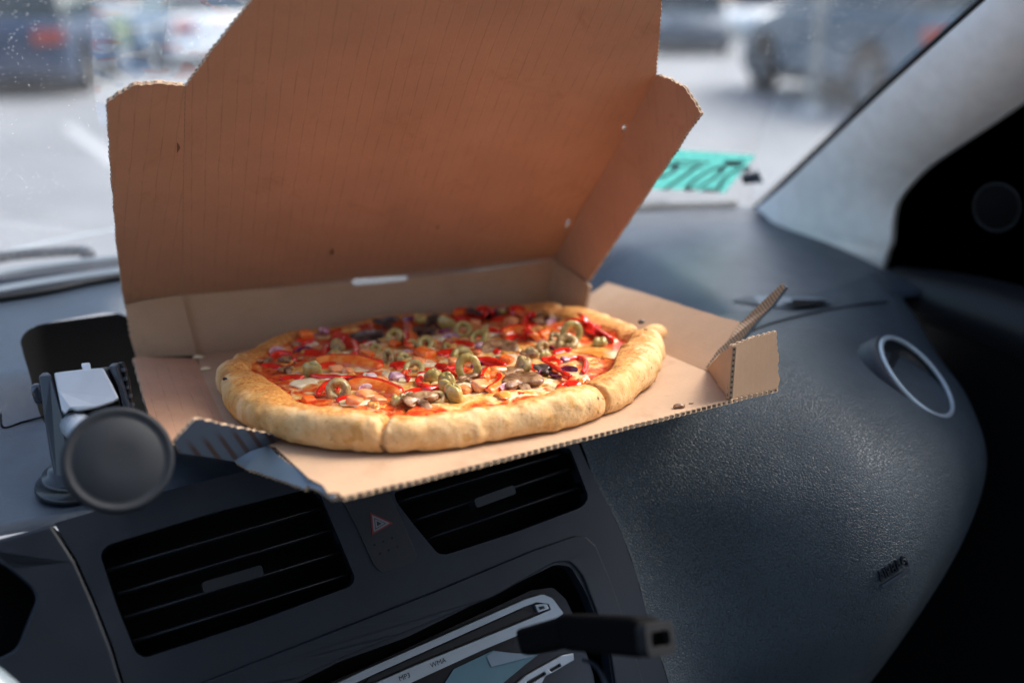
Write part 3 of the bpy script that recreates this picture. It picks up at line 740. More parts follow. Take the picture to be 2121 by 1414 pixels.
# olives
for q, d, nrm, kw in [((700, 808), 46, (-.35, -.8, .35), dict(mat='olive2', dz=.005, thick=.32)), ((647, 765), 46, (.1, -.2, 1), dict(squash=.55, dz=.004, thick=.46)), ((818, 697), 40, (-.3, -.8, .5), dict(dz=.005)), ((700, 719), 44, (.5, -.5, .6), dict(squash=.6, thick=.42, mat='olive2', dz=.004)),
                      ((692, 737), 30, (-.4, -.8, .3), dict(dz=.003)), ((807, 741), 44, (-.6, -.6, .5), dict(squash=.6, mat='olive2', dz=.004)), ((838, 742), 32, (.3, -.4, .9), dict(dz=.003)), ((881, 712), 40, (-.2, -.7, .7), dict(dz=.004)), ((925, 720), 26, (.5, -.8, .3), dict(dz=.004)),
                      ((959, 683), 44, (-.25, -.75, .6), dict(dz=.005, thick=.26)), ((992, 700), 42, (-.5, -.5, .7), dict(dz=.004, thick=.26)), ((1004, 687), 32, (0, -.3, 1), dict(squash=.6, thick=.45, dz=.005)), ((925, 668), 44, (.2, -.2, 1), dict(squash=.55, thick=.46, dz=.005)),
                      ((957, 738), 48, (-.1, -.4, .9), dict(dz=.003, thick=.26)), ((970, 762), 50, (-.30, -.95, .12), dict(dz=.0075, thick=.25, tall=.9, squash=1.15)), ((925, 790), 50, (0, -.1, 1), dict(squash=.5, thick=.48, dz=.0045)), ((900, 782), 44, (.5, -.1, .9), dict(squash=.5, thick=.48, dz=.003)),
                      ((938, 815), 50, (.1, -.15, 1), dict(squash=.55, thick=.48, dz=.005)), ((926, 800), 36, (0, -.1, 1), dict(squash=.5, thick=.48, dz=.004)), ((905, 826), 34, (-.2, -.5, .8), dict(dz=.002, mat='olive2')), ((857, 765), 42, (-.3, -.6, .7), dict(dz=.003, thick=.24)),
                      ((1184, 688), 50, (-.25, -.95, .15), dict(dz=.008, thick=.24, tall=.9)), ((1175, 712), 50, (-.3, -.5, .8), dict(dz=.005, thick=.34, mat='olive2')), ((1124, 720), 30, (.2, -.9, .3), dict(dz=.005, mat='olive2')), ((1084, 756), 48, (.2, -.2, 1), dict(squash=.5, thick=.46, dz=.004, mat='olive2')),
                      ((1101, 731), 34, (.2, -.3, 1), dict(squash=.6, thick=.44, dz=.004, mat='olive2')), ((1028, 744), 24, (.1, -.3, 1), dict(dz=.003, mat='olive2')), ((1243, 710), 32, (0, -.2, 1), dict(thick=.45, dz=.003)), ((1056, 625), 22, (0, -.3, 1), dict(thick=.45, dz=.005)), ((840, 828), 40, (.1, -.2, 1), dict(squash=.5, thick=.46, dz=.002, mat='olive2')),
                      ((820, 832), 34, (.3, -.2, 1), dict(squash=.5, thick=.46, dz=.002)), ((1130, 738), 30, (0, 0, 1), dict(squash=.5, thick=.46, dz=.002)), ((852, 712), 24, (-.2, -.6, .6), dict(dz=.004)), ((778, 722), 26, (-.2, -.6, .6), dict(dz=.003)), ((1150, 700), 30, (-.2, -.6, .6), dict(dz=.003, mat='olive2')), ((870, 660), 30, (0, -.3, 1), dict(dz=.004, thick=.4))]:
    olive(q, d, nrm, **kw)
# a bite of dough sticking out behind the right edge, flecks of herb on the crust
M['crust'] = bpy.data.materials['baked pizza crust']
pd = fl((1357, 700), .006); V, F = loft([pd+Vector((-.012, -.004, .001)), pd+Vector((-.004, 0, .003)), pd+Vector((.005, .002, .003)), pd+Vector((.0075, .003, .001))], [.007, .0085, .0075, .005], 12)
food('dough_lump', V, F, M['crust'], rough=.0015, sc=160)
for q, w in (((1328, 668), 14), ((1338, 684), 8), ((466, 785), 9), ((545, 811), 9)):
    P_ = fl(q, .0215 if q[0] > 1000 else .020); 
    V = []; F = []; s = w*.5/FP*.7
    V, F = loft([P_+Vector((-s, 0, 0)), P_+Vector((-s*.5, s*.3, s*.3)), P_+Vector((s*.4, 0, s*.3)), P_+Vector((s, -s*.3, 0))], [s*.3, s*.8, s*.7, s*.25], 8)
    food('burnt_fleck', V, F, M['mushdark'], rough=s*.3, sc=700)

# crumbs in the box
def crumb(q, w, label, mat='cheese', h=.0):
    P_ = fl(q, h); s = w*.5/FP*.72
    V, F = loft([P_+Vector((-s, 0, s*.2)), P_+Vector((-s*.4, s*.3, s*.35)), P_+Vector((s*.3, -.1*s, s*.35)), P_+Vector((s, s*.2, s*.2))], [s*.25, s*.5, s*.55, s*.2], 8, ell=.6)
    o = mk('crumb', [v+Vector((noise.noise(v*800), noise.noise(v*800+Vector((3, 3, 3))), 0))*s*.35 for v in V], F, M[mat], PM); subs(o, 1)
    o['label'] = label; o['category'] = 'crumb'; return o
crumb((412, 743), 26, 'larger pale crumb on the box floor by the back left corner')
crumb((427, 767), 24, 'curved pale crumb just in front of the larger one at left')
crumb((1408, 845), 26, 'dark brown flake on bare cardboard near the front edge', 'mush')
crumb((1432, 836), 10, 'tiny tan crumb right of the dark flake', 'kraft_p')
crumb((1356, 790), 5, 'speck of crust on the cardboard right of the pizza', 'mush')

# ------------------------------------------------------------------ dashboard
dash = empty('dashboard', (.2, .15, .86), 'dark blue grey car dashboard with grained passenger panel and centre air vents', 'dashboard')
def sm(a, b, x):
    t = min(1, max(0, (x-a)/(b-a))); return t*t*(3-2*t)
def glassy(x):                                     # y of the windscreen foot
    P = [(-.9, .30), (-.135, .372), (-.05, .395), (.2, .44), (.485, .45), (.60, .437), (.64, .37), (.66, .25)]
    for (a, b), (c, d) in zip(P, P[1:]):
        if a <= x <= c: return b+(d-b)*(x-a)/(c-a)
    return P[-1][1] if x > .66 else P[0][1]
def deckz(x, y):
    yb = glassy(x)
    left = .878+.020*sm(.205, .262, y)+.010*sm(.26, yb, y)
    left -= .036*sm(-.06, .0, x)*sm(.10, .24, y)*(1-sm(.335, .39, y))
    right = .905+.004*math.sin(min(1, max(0, (y-.17)/(yb-.17)))*math.pi)+.006*sm(yb-.05, yb, y)
    t = sm(.325, .43, x)
    z = left*(1-t)+right*t
    return z-.003*0
XS = [-.7+i*.009 for i in range(147)]; NY = 90
y0s = lambda x: .087+(.085)*sm(.235, .33, x)
V = []; F = []
for i, x in enumerate(XS):
    a, b = y0s(x), glassy(x)+.01
    for j in range(NY+1):
        y = a+(b-a)*j/NY
        V.append((x, y, deckz(x, y)-(.004 if j == 0 else 0)))
traypix = [(48, 746), (58, 731), (84, 718), (270, 683), (440, 655), (440, 850), (290, 862), (96, 862), (80, 846), (62, 792)]
tray = [hz(q, .886) for q in traypix]
tray = round_poly([(p.x, p.y) for p in tray], .008)
def inside(x, y, P):
    c = False; n = len(P)
    for i in range(n):
        x1, y1 = P[i]; x2, y2 = P[i-1]
        if (y1 > y) != (y2 > y) and x < (x2-x1)*(y-y1)/(y2-y1)+x1: c = not c
    return c
W = NY+1
for i in range(len(XS)-1):
    for j in range(NY):
        cx0 = (XS[i]+XS[i+1])/2; cy0 = (V[i*W+j][1]+V[i*W+j+1][1])/2
        if not inside(cx0, cy0, tray): F.append((i*W+j, (i+1)*W+j, (i+1)*W+j+1, i*W+j+1))
# smooth the tray's rim: pull border vertices onto the outline
from collections import Counter
ec = Counter()
for f in F:
    for k in range(4): ec[tuple(sorted((f[k], f[(k+1) % 4])))] += 1
border = set()
for e, n in ec.items():
    if n == 1:
        for v in e:
            i, j = divmod(v, W)
            if 0 < i < len(XS)-1 and 0 < j < NY: border.add(v)
def nearest(p, P):
    b = None
    for i in range(len(P)):
        a = Vector(P[i-1]); c = Vector(P[i]); d = c-a; t = max(0, min(1, (p-a).dot(d)/max(1e-12, d.dot(d)))); q = a+d*t
        if b is None or (q-p).length < (b-p).length: b = q
    return b
for v in border:
    q = nearest(Vector(V[v][:2]), tray); V[v] = (q.x, q.y, deckz(q.x, q.y))
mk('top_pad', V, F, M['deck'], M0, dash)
# the recess under it
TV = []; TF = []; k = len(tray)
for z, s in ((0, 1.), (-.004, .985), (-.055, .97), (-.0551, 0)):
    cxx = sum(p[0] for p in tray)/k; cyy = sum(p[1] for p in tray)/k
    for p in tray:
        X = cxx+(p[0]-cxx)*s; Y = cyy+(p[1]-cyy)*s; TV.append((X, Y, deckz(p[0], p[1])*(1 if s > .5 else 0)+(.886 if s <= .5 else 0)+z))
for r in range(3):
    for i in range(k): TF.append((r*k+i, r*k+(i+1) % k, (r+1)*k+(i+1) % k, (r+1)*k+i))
mk('storage_tray', TV, TF, M['void'], M0, dash)  # recess shade deepened by the near-black colour
# seam lines on the pad, left of the tray
def seam(name, pix, z, r, mat='void', parent=None, dzf=None):
    P = []
    for q in pix:
        p = hz(q, z)
        for _ in range(6): p = hz(q, deckz(p.x, p.y)+.0004)
        P.append(p)
    V, F = loft(catmull(P, 6), r, 6); return mk(name, V, F, M[mat], M0, parent or dash)
seam('pad_seam', [(3, 846), (6, 884), (48, 873), (92, 862)], .885, .0006)

# centre console face
FN = Vector((0, -.80, .60)).normalized(); FPt = Vector((0, .085, .885))
FB = basis(FPt, FN, (0, 0, 1)); FBi = FB.inverted()
def f2(q, off=0.):
    v = FBi @ hit(q, FN, FPt+FN*off); return (v.x, v.y)
def fsolid(name, pix, z0, z1, holes=(), mat='fascia', parent=None, r=0., br=.0, hr=.0):
    P = [f2(q) for q in pix]
    if r: P = round_poly(P, r)
    H = []
    for h in holes:
        hh = [f2(q) for q in h]
        H.append(round_poly(hh, hr) if hr else hh)
    o = mkbm(name, solid(P, z0, z1, H), M[mat], M0 @ FB, parent or dash, smooth=False)
    if br: bev(o, br, 2, 40)
    return o
v1 = [(207, 1147), (222, 1128), (440, 1062), (640, 1011), (662, 1020), (700, 1110), (736, 1196), (728, 1213), (520, 1290), (300, 1362), (281, 1352), (240, 1250)]
v2 = [(822, 1040), (860, 1090), (907, 1146), (925, 1148), (1070, 1101), (1206, 1050), (1220, 1030), (1203, 985), (1180, 925), (1000, 955), (815, 1020)]
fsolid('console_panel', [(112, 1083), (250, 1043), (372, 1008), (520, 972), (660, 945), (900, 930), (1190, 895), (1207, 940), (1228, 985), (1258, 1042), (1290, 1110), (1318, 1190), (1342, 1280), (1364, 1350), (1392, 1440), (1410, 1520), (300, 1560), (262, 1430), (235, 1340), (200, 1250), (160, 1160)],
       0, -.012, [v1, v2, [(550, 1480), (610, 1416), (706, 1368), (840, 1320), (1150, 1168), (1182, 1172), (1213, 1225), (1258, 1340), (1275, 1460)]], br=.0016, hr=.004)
ytop = FPt+Vector((0, 0, 0))
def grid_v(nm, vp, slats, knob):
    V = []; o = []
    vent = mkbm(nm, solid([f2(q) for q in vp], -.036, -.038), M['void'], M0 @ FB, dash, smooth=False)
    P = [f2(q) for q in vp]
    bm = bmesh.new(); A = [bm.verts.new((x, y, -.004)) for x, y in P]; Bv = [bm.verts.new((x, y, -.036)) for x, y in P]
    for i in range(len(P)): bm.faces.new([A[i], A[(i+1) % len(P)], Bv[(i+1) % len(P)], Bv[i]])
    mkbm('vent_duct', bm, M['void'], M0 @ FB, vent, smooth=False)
    for (a, b) in slats:
        x0, y0 = f2(a, -.006); x1, y1 = f2(b, -.006)
        VV, FF = loft([(x0, y0, -.013), ((x0+x1)/2, (y0+y1)/2, -.012), (x1, y1, -.013)], .0075, 12, ell=.14, up=(0, 1, 0))
        Rm = Matrix.Rotation(0, 4, 'X')
        s = mk('vent_slat', VV, FF, M['slat'], M0 @ FB, vent)
    a, b, w = knob
    x0, y0 = f2(a, .004); x1, y1 = f2(b, .004)
    d = Vector((x1-x0, y1-y0)).normalized(); nrm = Vector((-d.y, d.x))*w
    kn = mkbm('vent_knob', solid(round_poly([(x0-nrm.x, y0-nrm.y), (x1-nrm.x, y1-nrm.y), (x1+nrm.x, y1+nrm.y), (x0+nrm.x, y0+nrm.y)], .002), .003, -.01), M['slat'], M0 @ FB, vent, smooth=False); bev(kn, .001)
    return vent
grid_v('air_vent', v1, [((222, 1180), (668, 1050)), ((244, 1229), (690, 1095)), ((258, 1278), (706, 1142)), ((276, 1328), (722, 1188))], ((420, 1217), (545, 1180), .0032))
grid_v('air_vent', v2, [((820, 1040), (1160, 940)), ((850, 1080), (1180, 970)), ((870, 1120), (1200, 1008))], ((985, 1042), (1068, 1012), .003))
# hazard switch
hzp = [(706, 1030), (738, 1090), (775, 1172), (792, 1186), (856, 1164), (863, 1150), (835, 1085), (806, 1020)]
hb = fsolid('hazard_button', hzp, .0012, -.006, mat='slat', r=.003, br=.0008)
tri = [(760, 1058), (770, 1105), (812, 1082)]
tri = [(767, 1063), (771, 1106), (811, 1083)]
def inset(P, k):
    c = Vector((sum(p[0] for p in P)/3, sum(p[1] for p in P)/3)); return [tuple(c+(Vector(p)-c)*k) for p in P]
fsolid('red_triangle', inset(tri, 1.08), .0018, .0010, [inset(tri, .84)], 'red', hb)
fsolid('grey_triangle', inset(tri, .82), .0018, .0010, [inset(tri, .58)], 'greymark', hb)
fsolid('grey_triangle', inset(tri, .46), .0018, .0010, [inset(tri, .26)], 'greymark', hb)
for a in range(3):
    for b in range(2):
        c = (775+a*18+b*11, 1128-a*7+b*18)
        fsolid('led_dot', [(c[0]-2, c[1]-1.5), (c[0]+2, c[1]-2), (c[0]+2, c[1]+2), (c[0]-2, c[1]+2)], .0016, .001, mat='black', parent=hb)
# raised surround of the radio opening
fsolid('radio_surround', [(424, 1411), (660, 1318), (900, 1224), (1100, 1140), (1187, 1110), (1212, 1112), (1232, 1130), (1262, 1200), (1293, 1290), (1318, 1370), (1340, 1450), (1345, 1520), (420, 1520), (380, 1440)], .0022, -.002,
       [[(540, 1490), (600, 1412), (700, 1364), (835, 1310), (1020, 1235), (1148, 1163), (1180, 1162), (1204, 1190), (1235, 1270), (1262, 1350), (1282, 1480)]], br=.0012, hr=.004)
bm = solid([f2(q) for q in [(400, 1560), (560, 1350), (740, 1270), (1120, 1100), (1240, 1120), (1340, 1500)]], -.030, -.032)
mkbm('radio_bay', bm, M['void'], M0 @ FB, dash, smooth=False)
# left part of the fascia with its groove
fsolid('cluster_panel', [(-500, 1260), (0, 1115), (108, 1085), (156, 1160), (196, 1250), (231, 1340), (258, 1430), (290, 1560), (-500, 1700)], .0, -.012, [[(-300, 1280), (-60, 1150), (0, 1166), (62, 1215), (74, 1240), (52, 1292), (32, 1345), (-300, 1500)]], br=.002, hr=.005)
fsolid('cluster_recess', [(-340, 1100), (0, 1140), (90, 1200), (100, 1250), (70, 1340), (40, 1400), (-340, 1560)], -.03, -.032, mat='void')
# radio
radio = empty('car_radio', tuple(hit((1000, 1330), FN, FPt-FN*.02)), 'car stereo with silver trim bar and pale display, low in the centre console', 'car stereo')
def rs(name, pix, z0, z1, holes=(), mat='silver', r=0., br=0., hr=0., parent=None):
    P = [f2(q, z0) for q in pix]
    if r: P = round_poly(P, r)
    H = [round_poly([f2(q, z0) for q in h], hr) if hr else [f2(q, z0) for q in h] for h in holes]
    o = mkbm(name, solid(P, z0, z1, H), M[mat], M0 @ FB, parent or radio, smooth=False)
    if br: bev(o, br, 2, 40)
    return o
rs('faceplate', [(520, 1530), (620, 1440), (760, 1380), (1100, 1222), (1145, 1216), (1172, 1240), (1195, 1290), (1230, 1400), (1240, 1480)], -.014, -.03, mat='gloss', r=.002)
rs('trim_bar', [(560, 1480), (760, 1385), (1090, 1240), (1124, 1230), (1144, 1238), (1168, 1270), (1150, 1283), (1000, 1345), (760, 1455), (600, 1530)], -.010, -.0138, [[(600, 1480), (760, 1402), (1085, 1256), (1112, 1246), (1137, 1250), (1141, 1262), (1090, 1284), (860, 1378), (745, 1428), (640, 1480)]], br=.0006, r=.0015)
rs('disc_slot', [(765, 1403), (1083, 1260), (1104, 1272), (860, 1372), (752, 1420)], -.0125, -.0138, mat='black')
rs('eject_button', [(1108, 1252), (1132, 1249), (1138, 1260), (1115, 1268)], -.0105, -.0138, mat='silver', br=.0003)
rs('eject_mark', [(1116, 1256), (1126, 1254), (1129, 1259), (1119, 1262)], -.0100, -.0106, mat='black')
rs('display', [(905, 1440), (940, 1385), (1022, 1346), (1060, 1352), (1118, 1352), (1085, 1378), (1010, 1440)], -.0125, -.0138, mat='screen')
rs('display_patch', [(1008, 1358), (1024, 1348), (1112, 1356), (1018, 1380)], -.0118, -.0124, mat='outer_pale')  # flat pale blue patch on the display
rs('lower_bar', [(1030, 1450), (1090, 1398), (1165, 1356), (1188, 1352), (1190, 1366), (1130, 1400), (1110, 1440)], -.011, -.0138, [[(1090, 1412), (1128, 1390), (1132, 1396), (1096, 1418)], [(1138, 1386), (1160, 1373), (1163, 1379), (1142, 1391)]], mat='silver', br=.0005)
def textmesh(name, body, size, mat, Mw, parent, ext=.0002, shear=0.):
    cu = bpy.data.curves.new(name, 'FONT'); cu.body = body; cu.size = size; cu.extrude = ext; cu.align_x = 'CENTER'; cu.align_y = 'CENTER'; cu.shear = shear; cu.resolution_u = 3
    cu.materials.append(M[mat]); o = bpy.data.objects.new(name, cu); COL.objects.link(o); o.matrix_basis = Mw
    if parent: o.parent = parent; o.matrix_parent_inverse = world_of(parent).inverted()
    me = bpy.data.meshes.new_from_object(o.evaluated_get(bpy.context.evaluated_depsgraph_get())); mb_ = o.matrix_basis.copy(); bpy.data.objects.remove(o)
    me.materials.clear(); me.materials.append(M[mat])
    return link(name, me, mb_, parent)
def fplace(q0, q1, z, off=0):
    a = Vector((*f2(q0, z), z+off)); b = Vector((*f2(q1, z), z+off)); d = b-a
    return M0 @ FB @ Matrix.Translation((a+b)/2) @ Matrix.Rotation(math.atan2(d.y, d.x), 4, 'Z'), d.length
mw, L = fplace((818, 1409), (858, 1393), -.010, .0001); textmesh('printed_letters', 'MP3', .0042, 'black', mw, radio, .0001)
mw, L = fplace((885, 1381), (930, 1363), -.010, .0001); textmesh('printed_letters', 'WMA', .0042, 'black', mw, radio, .0001)

# adapter plugged in at the lower right of the radio, and its cable
plug = empty('phone_adapter', tuple(at((1250, 1325), .50)), 'black rectangular adapter with a grey end ring sticking out over the car stereo', 'adapter')
def obj_at(q, dep): return at(q, dep)
pa = [at((1085, 1330), .53), at((1180, 1325), .515), at((1200, 1324), .51), at((1336, 1322), .475), at((1352, 1322), .47)]
V, F = loft(pa, [.0105, .0115, .0140, .0145, .0130], 4, ell=.85, up=tuple(FN))
ax_ = (pa[-1]-pa[0]).normalized(); V = [Matrix.Translation(pa[0]) @ Matrix.Rotation(R_(45), 4, ax_) @ Matrix.Translation(-pa[0]) @ v for v in V]
bev(mk('plug_body', V, F, M['void'], M0, plug, False), .003, 3)
c = at((1362, 1322), .466); Bs = basis(c, (c-pa[0]), tuple(FN))
rw, rh = .0076, .0105
outer_ = round_poly([(-rw, -rh), (rw, -rh), (rw, rh), (-rw, rh)], .004); inner_ = round_poly([(-rw*.45, -rh*.65), (rw*.45, -rh*.65), (rw*.45, rh*.65), (-rw*.45, rh*.65)], .002)
bev(mkbm('end_ring', solid(outer_, .002, -.004, [inner_]), M['black'], M0 @ Bs, plug, False), .001)
cable = [at(q, d) for q, d in (((1208, 1366), .51), ((1228, 1374), .50), ((1246, 1396), .49), ((1262, 1440), .48))]
V, F = loft(catmull(cable, 6), .0009, 8); o = mk('cable', V, F, M['mount'], M0); tag(o, 'thin dark cable hanging down below the black adapter', 'cable')

# passenger side panel
pr = [(.17, .907), (.12, .913), (.06, .910), (.01, .897), (-.035, .868), (-.062, .825), (-.075, .77), (-.075, .71), (-.06, .66), (-.03, .62)]
pbx = [(1190, 895), (1209, 945), (1230, 990), (1260, 1046), (1291, 1112), (1319, 1192), (1343, 1282), (1366, 1354), (1393, 1440), (1412, 1520)]
pbh = [hit(q, FN, FPt-FN*.0015) for q in pbx]
pb = [(.196, .170, .872), (.212, .12, .884)]+[tuple(p) for p in pbh[:1]+pbh[2:5]+pbh[5:9]]
pr = pr+[(.01, .57)]; pb = pb+[tuple(hit((1440, 1620), FN, FPt))]
xr = [.600, .592, .580, .565, .545, .505, .455, .410, .375, .350, .34]
rows = []
for (y, z), b, x1 in zip(pr, pb, xr):
    row = []
    for s in (0, .02, .08, .18, .32, .46, .60, .74, .87, 1.):
        x = b[0]+(x1-b[0])*s
        k = sm(0, .17, x-b[0])**.8
        yy = b[1]+(y-b[1])*k; zz = b[2]+(z-b[2])*k
        e = max(0, (s-.38)/.62)
        yy += .050*e**2; zz -= .040*e**2*sm(.17, .05, y)
        row.append((x, yy, zz))
    row.append((x1+.010, yy+.03, zz-.03)); row.append((x1+.008, yy+.10, zz-.08))
    rows.append(row)
V, F = patch(rows, 8, 10)
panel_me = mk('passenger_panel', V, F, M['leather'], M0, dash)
from mathutils.bvhtree import BVHTree
PB = BVHTree.FromPolygons([tuple(v) for v in V], F)
def onpanel(q, off=0.):
    h, n, i, d_ = PB.ray_cast(CAMC, ray(q).normalized()); 
    if h is None: return hit(q, (0, -.7, .7), (.42, .0, .88)), Vector((0, -.7, .7))
    if n.dot(CAMC-h) < 0: n = -n
    return h+n*off, n

# underside and lower glovebox zone, its darkness put into a near-black colour
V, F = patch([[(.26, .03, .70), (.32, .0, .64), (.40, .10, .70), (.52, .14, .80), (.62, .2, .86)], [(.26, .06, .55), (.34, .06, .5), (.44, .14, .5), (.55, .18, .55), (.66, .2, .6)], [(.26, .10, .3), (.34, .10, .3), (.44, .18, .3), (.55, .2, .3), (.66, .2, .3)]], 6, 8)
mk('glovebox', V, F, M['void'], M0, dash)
# demister slot at the corner of the pad
def deckpt(q, dz=.0):
    p = hz(q, .91)
    for _ in range(8): p = hz(q, (deckz(p.x, p.y) if p.y > .172 else .909)+dz)
    return p
ds = [(1512, 621), (1560, 611), (1640, 608), (1702, 616), (1728, 625), (1690, 634), (1640, 638), (1575, 631)]
P = [deckpt(q, .0015) for q in ds]
def ngon(name, P, mat, parent, M_=M0):
    bm = bmesh.new(); bm.faces.new([bm.verts.new(p) for p in P]); r = bmesh.ops.solidify(bm, geom=bm.faces[:], thickness=.001)
    return mkbm(name, bm, M[mat], M_, parent, smooth=False)
o = ngon('demister_vent', P, 'wiper', dash)
ngon('demister_slot', [deckpt(q, .0028) for q in [(1606, 623), (1640, 619), (1700, 621), (1716, 626), (1684, 633), (1650, 635), (1612, 628)]], 'void', o)
# round side vent
vc2, n0_ = onpanel((1892, 784))
vv = (CAMC-vc2).normalized(); dd = RW @ Vector((.81, .59, 0)); dd = (dd-vv*dd.dot(vv)).normalized(); vn = vv*.37+dd*.929
RV = 99/FP*((vc2-CAMC).dot(RW @ Vector((0, 0, -1))))
VB = basis(vc2+vn*.001, vn, (0, 0, 1))
def torus(R1, r, z=0, n=64, m=12, ell=1.):
    V = []; F = []
    for i in range(n):
        A = 2*math.pi*i/n
        for k in range(m):
            B_ = 2*math.pi*k/m; V.append(((R1+r*math.cos(B_))*math.cos(A), (R1+r*math.cos(B_))*math.sin(A), z+r*ell*math.sin(B_)))
    for i in range(n):
        for k in range(m): F.append((i*m+k, ((i+1) % n)*m+k, ((i+1) % n)*m+(k+1) % m, i*m+(k+1) % m))
    return V, F
def lathe(pr_, n=48):
    V = []; F = []; m = len(pr_)
    for i in range(n):
        A = 2*math.pi*i/n
        for r, z in pr_: V.append((r*math.cos(A), r*math.sin(A), z))
    for i in range(n):
        for k in range(m-1): F.append((i*m+k, ((i+1) % n)*m+k, ((i+1) % n)*m+k+1, i*m+k+1))
    return V, F
V, F = lathe([(RV*1.22, -.016), (RV*1.16, -.004), (RV*1.10, .001), (RV*1.03, .002), (RV*.98, -.006)]); rv = mk('round_vent', V, F, M['fascia'], M0 @ VB, dash)
V, F = torus(RV, .0019, .002); mk('vent_ring', V, F, M['greytrim'], M0 @ VB, rv)
V, F = lathe([(RV*.96, -.002), (RV*.9, -.009), (RV*.6, -.012), (0.0001, -.013)]); mk('vent_flap', V, F, M['slat'], M0 @ VB, rv)
for yy in (-.013, .003, .018):
    w = math.sqrt(max(0, (RV*.9)**2-yy**2)); V, F = loft([(-w, yy, -.008), (0, yy, -.006), (w, yy, -.008)], .003, 8, ell=.5, up=(0, 0, 1)); mk('vent_slat', V, F, M['slat'], M0 @ VB, rv)
P = [onpanel(q, .0004)[0] for q in [(1545, 692), (1600, 670), (1680, 650), (1780, 632), (1838, 626)]]
V, F = loft(catmull(P, 6), .0009, 6); mk('panel_seam', V, F, M['void'], M0, dash)

# airbag lettering moulded in the panel
A_, nA = onpanel((1818, 1192)); B_, _ = onpanel((1874, 1158)); mid = (A_+B_)/2; xx = (B_-A_).normalized(); yy = nA.cross(xx).normalized()
AM = Matrix((xx, yy, nA)).transposed().to_4x4(); AM.translation = mid+nA*.0016
o = textmesh('airbag_letters', 'AIRBAG', .0105, 'fascia', M0 @ AM, dash, .0012)
xs_ = [v.co.x for v in o.data.vertices]; o.data.transform(Matrix.Scale((B_-A_).length/(max(xs_)-min(xs_)), 4, (1, 0, 0)))
AM2 = AM.copy(); AM2.translation = mid+nA*.0014-yy*.007
mkbm('airbag_underline', solid([(-(B_-A_).length/2, -.001), ((B_-A_).length/2, -.001), ((B_-A_).length/2, .001), (-(B_-A_).length/2, .001)], .0004, -.001), M['deck'], M0 @ AM2, dash, False)

# ------------------------------------------------------------------ windscreen
ga = R_(40.5); GN = Vector((0, math.sin(ga), math.cos(ga))); GP = Vector((0, .44, .905))
def gp(q, off=0.): return hit(q, GN, GP-GN*off)
def glassmat():
    t = NT('windscreen glass'); c = t.coord()
    fr = t.n('Fresnel', {'IOR': 1.5}).outputs[0]
    tr = t.n('BsdfTransparent', {'Color': (.93, .965, .97, 1)}); gl = t.n('BsdfGlossy', {'Color': (1, 1, 1, 1), 'Roughness': .012})
    m1 = t.n('MixShader', {0: fr, 1: tr.outputs[0], 2: gl.outputs[0]})
    v = t.n('TexVoronoi', {'Vector': c, 'Scale': 340.}).outputs['Distance']; v2 = t.n('TexVoronoi', {'Vector': c, 'Scale': 150.}).outputs['Distance']
    dn = t.noise(c, 7, 3)
    m = t.math('MAXIMUM', t.math('MULTIPLY', t.mrange(v, .17, .09), t.mrange(dn, .30, .70, .1, .9)), t.mrange(v2, .055, .03))
    haze = t.mrange(t.noise(c, 9, 4), .4, .7, .015, .05)
    df = t.n('BsdfTranslucent', {'Color': (.9, .93, .95, 1)})
    m2 = t.n('MixShader', {0: t.math('MAXIMUM', t.math('MULTIPLY', m, .55), haze), 1: m1.outputs[0], 2: df.outputs[0]})
    t.t.links.new(m2.outputs[0], t.out.inputs[0]); return t.m
M['glass'] = glassmat()
GB = basis(GP, -GN, (0, 0, 1)); GBi = GB.inverted()
def g2(p): v = GBi @ p; return (v.x, v.y)
Lp = [(1550, 440), (1572, 425), (1620, 380), (1700, 305), (1850, 165), (2035, 0), (2200, -150), (2500, -440)]
out = [g2(Vector((-.80, .44, .905)))]
for x in (-.135, -.05, .1, .2, .35, .485, .56):
    y = glassy(x); out.append(g2(Vector((x, .44, .905))+Vector((0, -math.cos(ga), math.sin(ga)))*((.44-y)*0)))
out += [g2(gp(q)) for q in Lp]
out += [g2(Vector((-.80, -.15, .905+.59*math.tan(ga))))]
ws = mkbm('windscreen', solid(out, 0, -.0001), M['glass'], M0 @ GB, None, False)
bm = bmesh.new(); bm.faces.new([bm.verts.new((x, y, 0)) for x, y in out]); me = bpy.data.meshes.new('windscreen'); bmesh.ops.triangulate(bm, faces=bm.faces[:]); bm.to_mesh(me); bm.free(); me.materials.append(M['glass']); ws.data = me
tag(ws, 'large sloping car windscreen speckled with dust above the dashboard', 'windscreen')
# rubber line along glass edge
P = [gp(q, .002) for q in [(1556, 437)]+Lp[1:]]; V, F = loft(catmull(P, 5), .0032, 8); mk('edge_seal', V, F, M['black'], M0, ws)
P = [Vector((x, glassy(x)+.004, deckz(x, glassy(x))+.003)) for x in (-.7, -.4, -.135, -.05, .1, .2, .35, .485, .56, .60)]; V, F = loft(catmull(P, 5), .0032, 8); mk('foot_seal', V, F, M['black'], M0, ws)
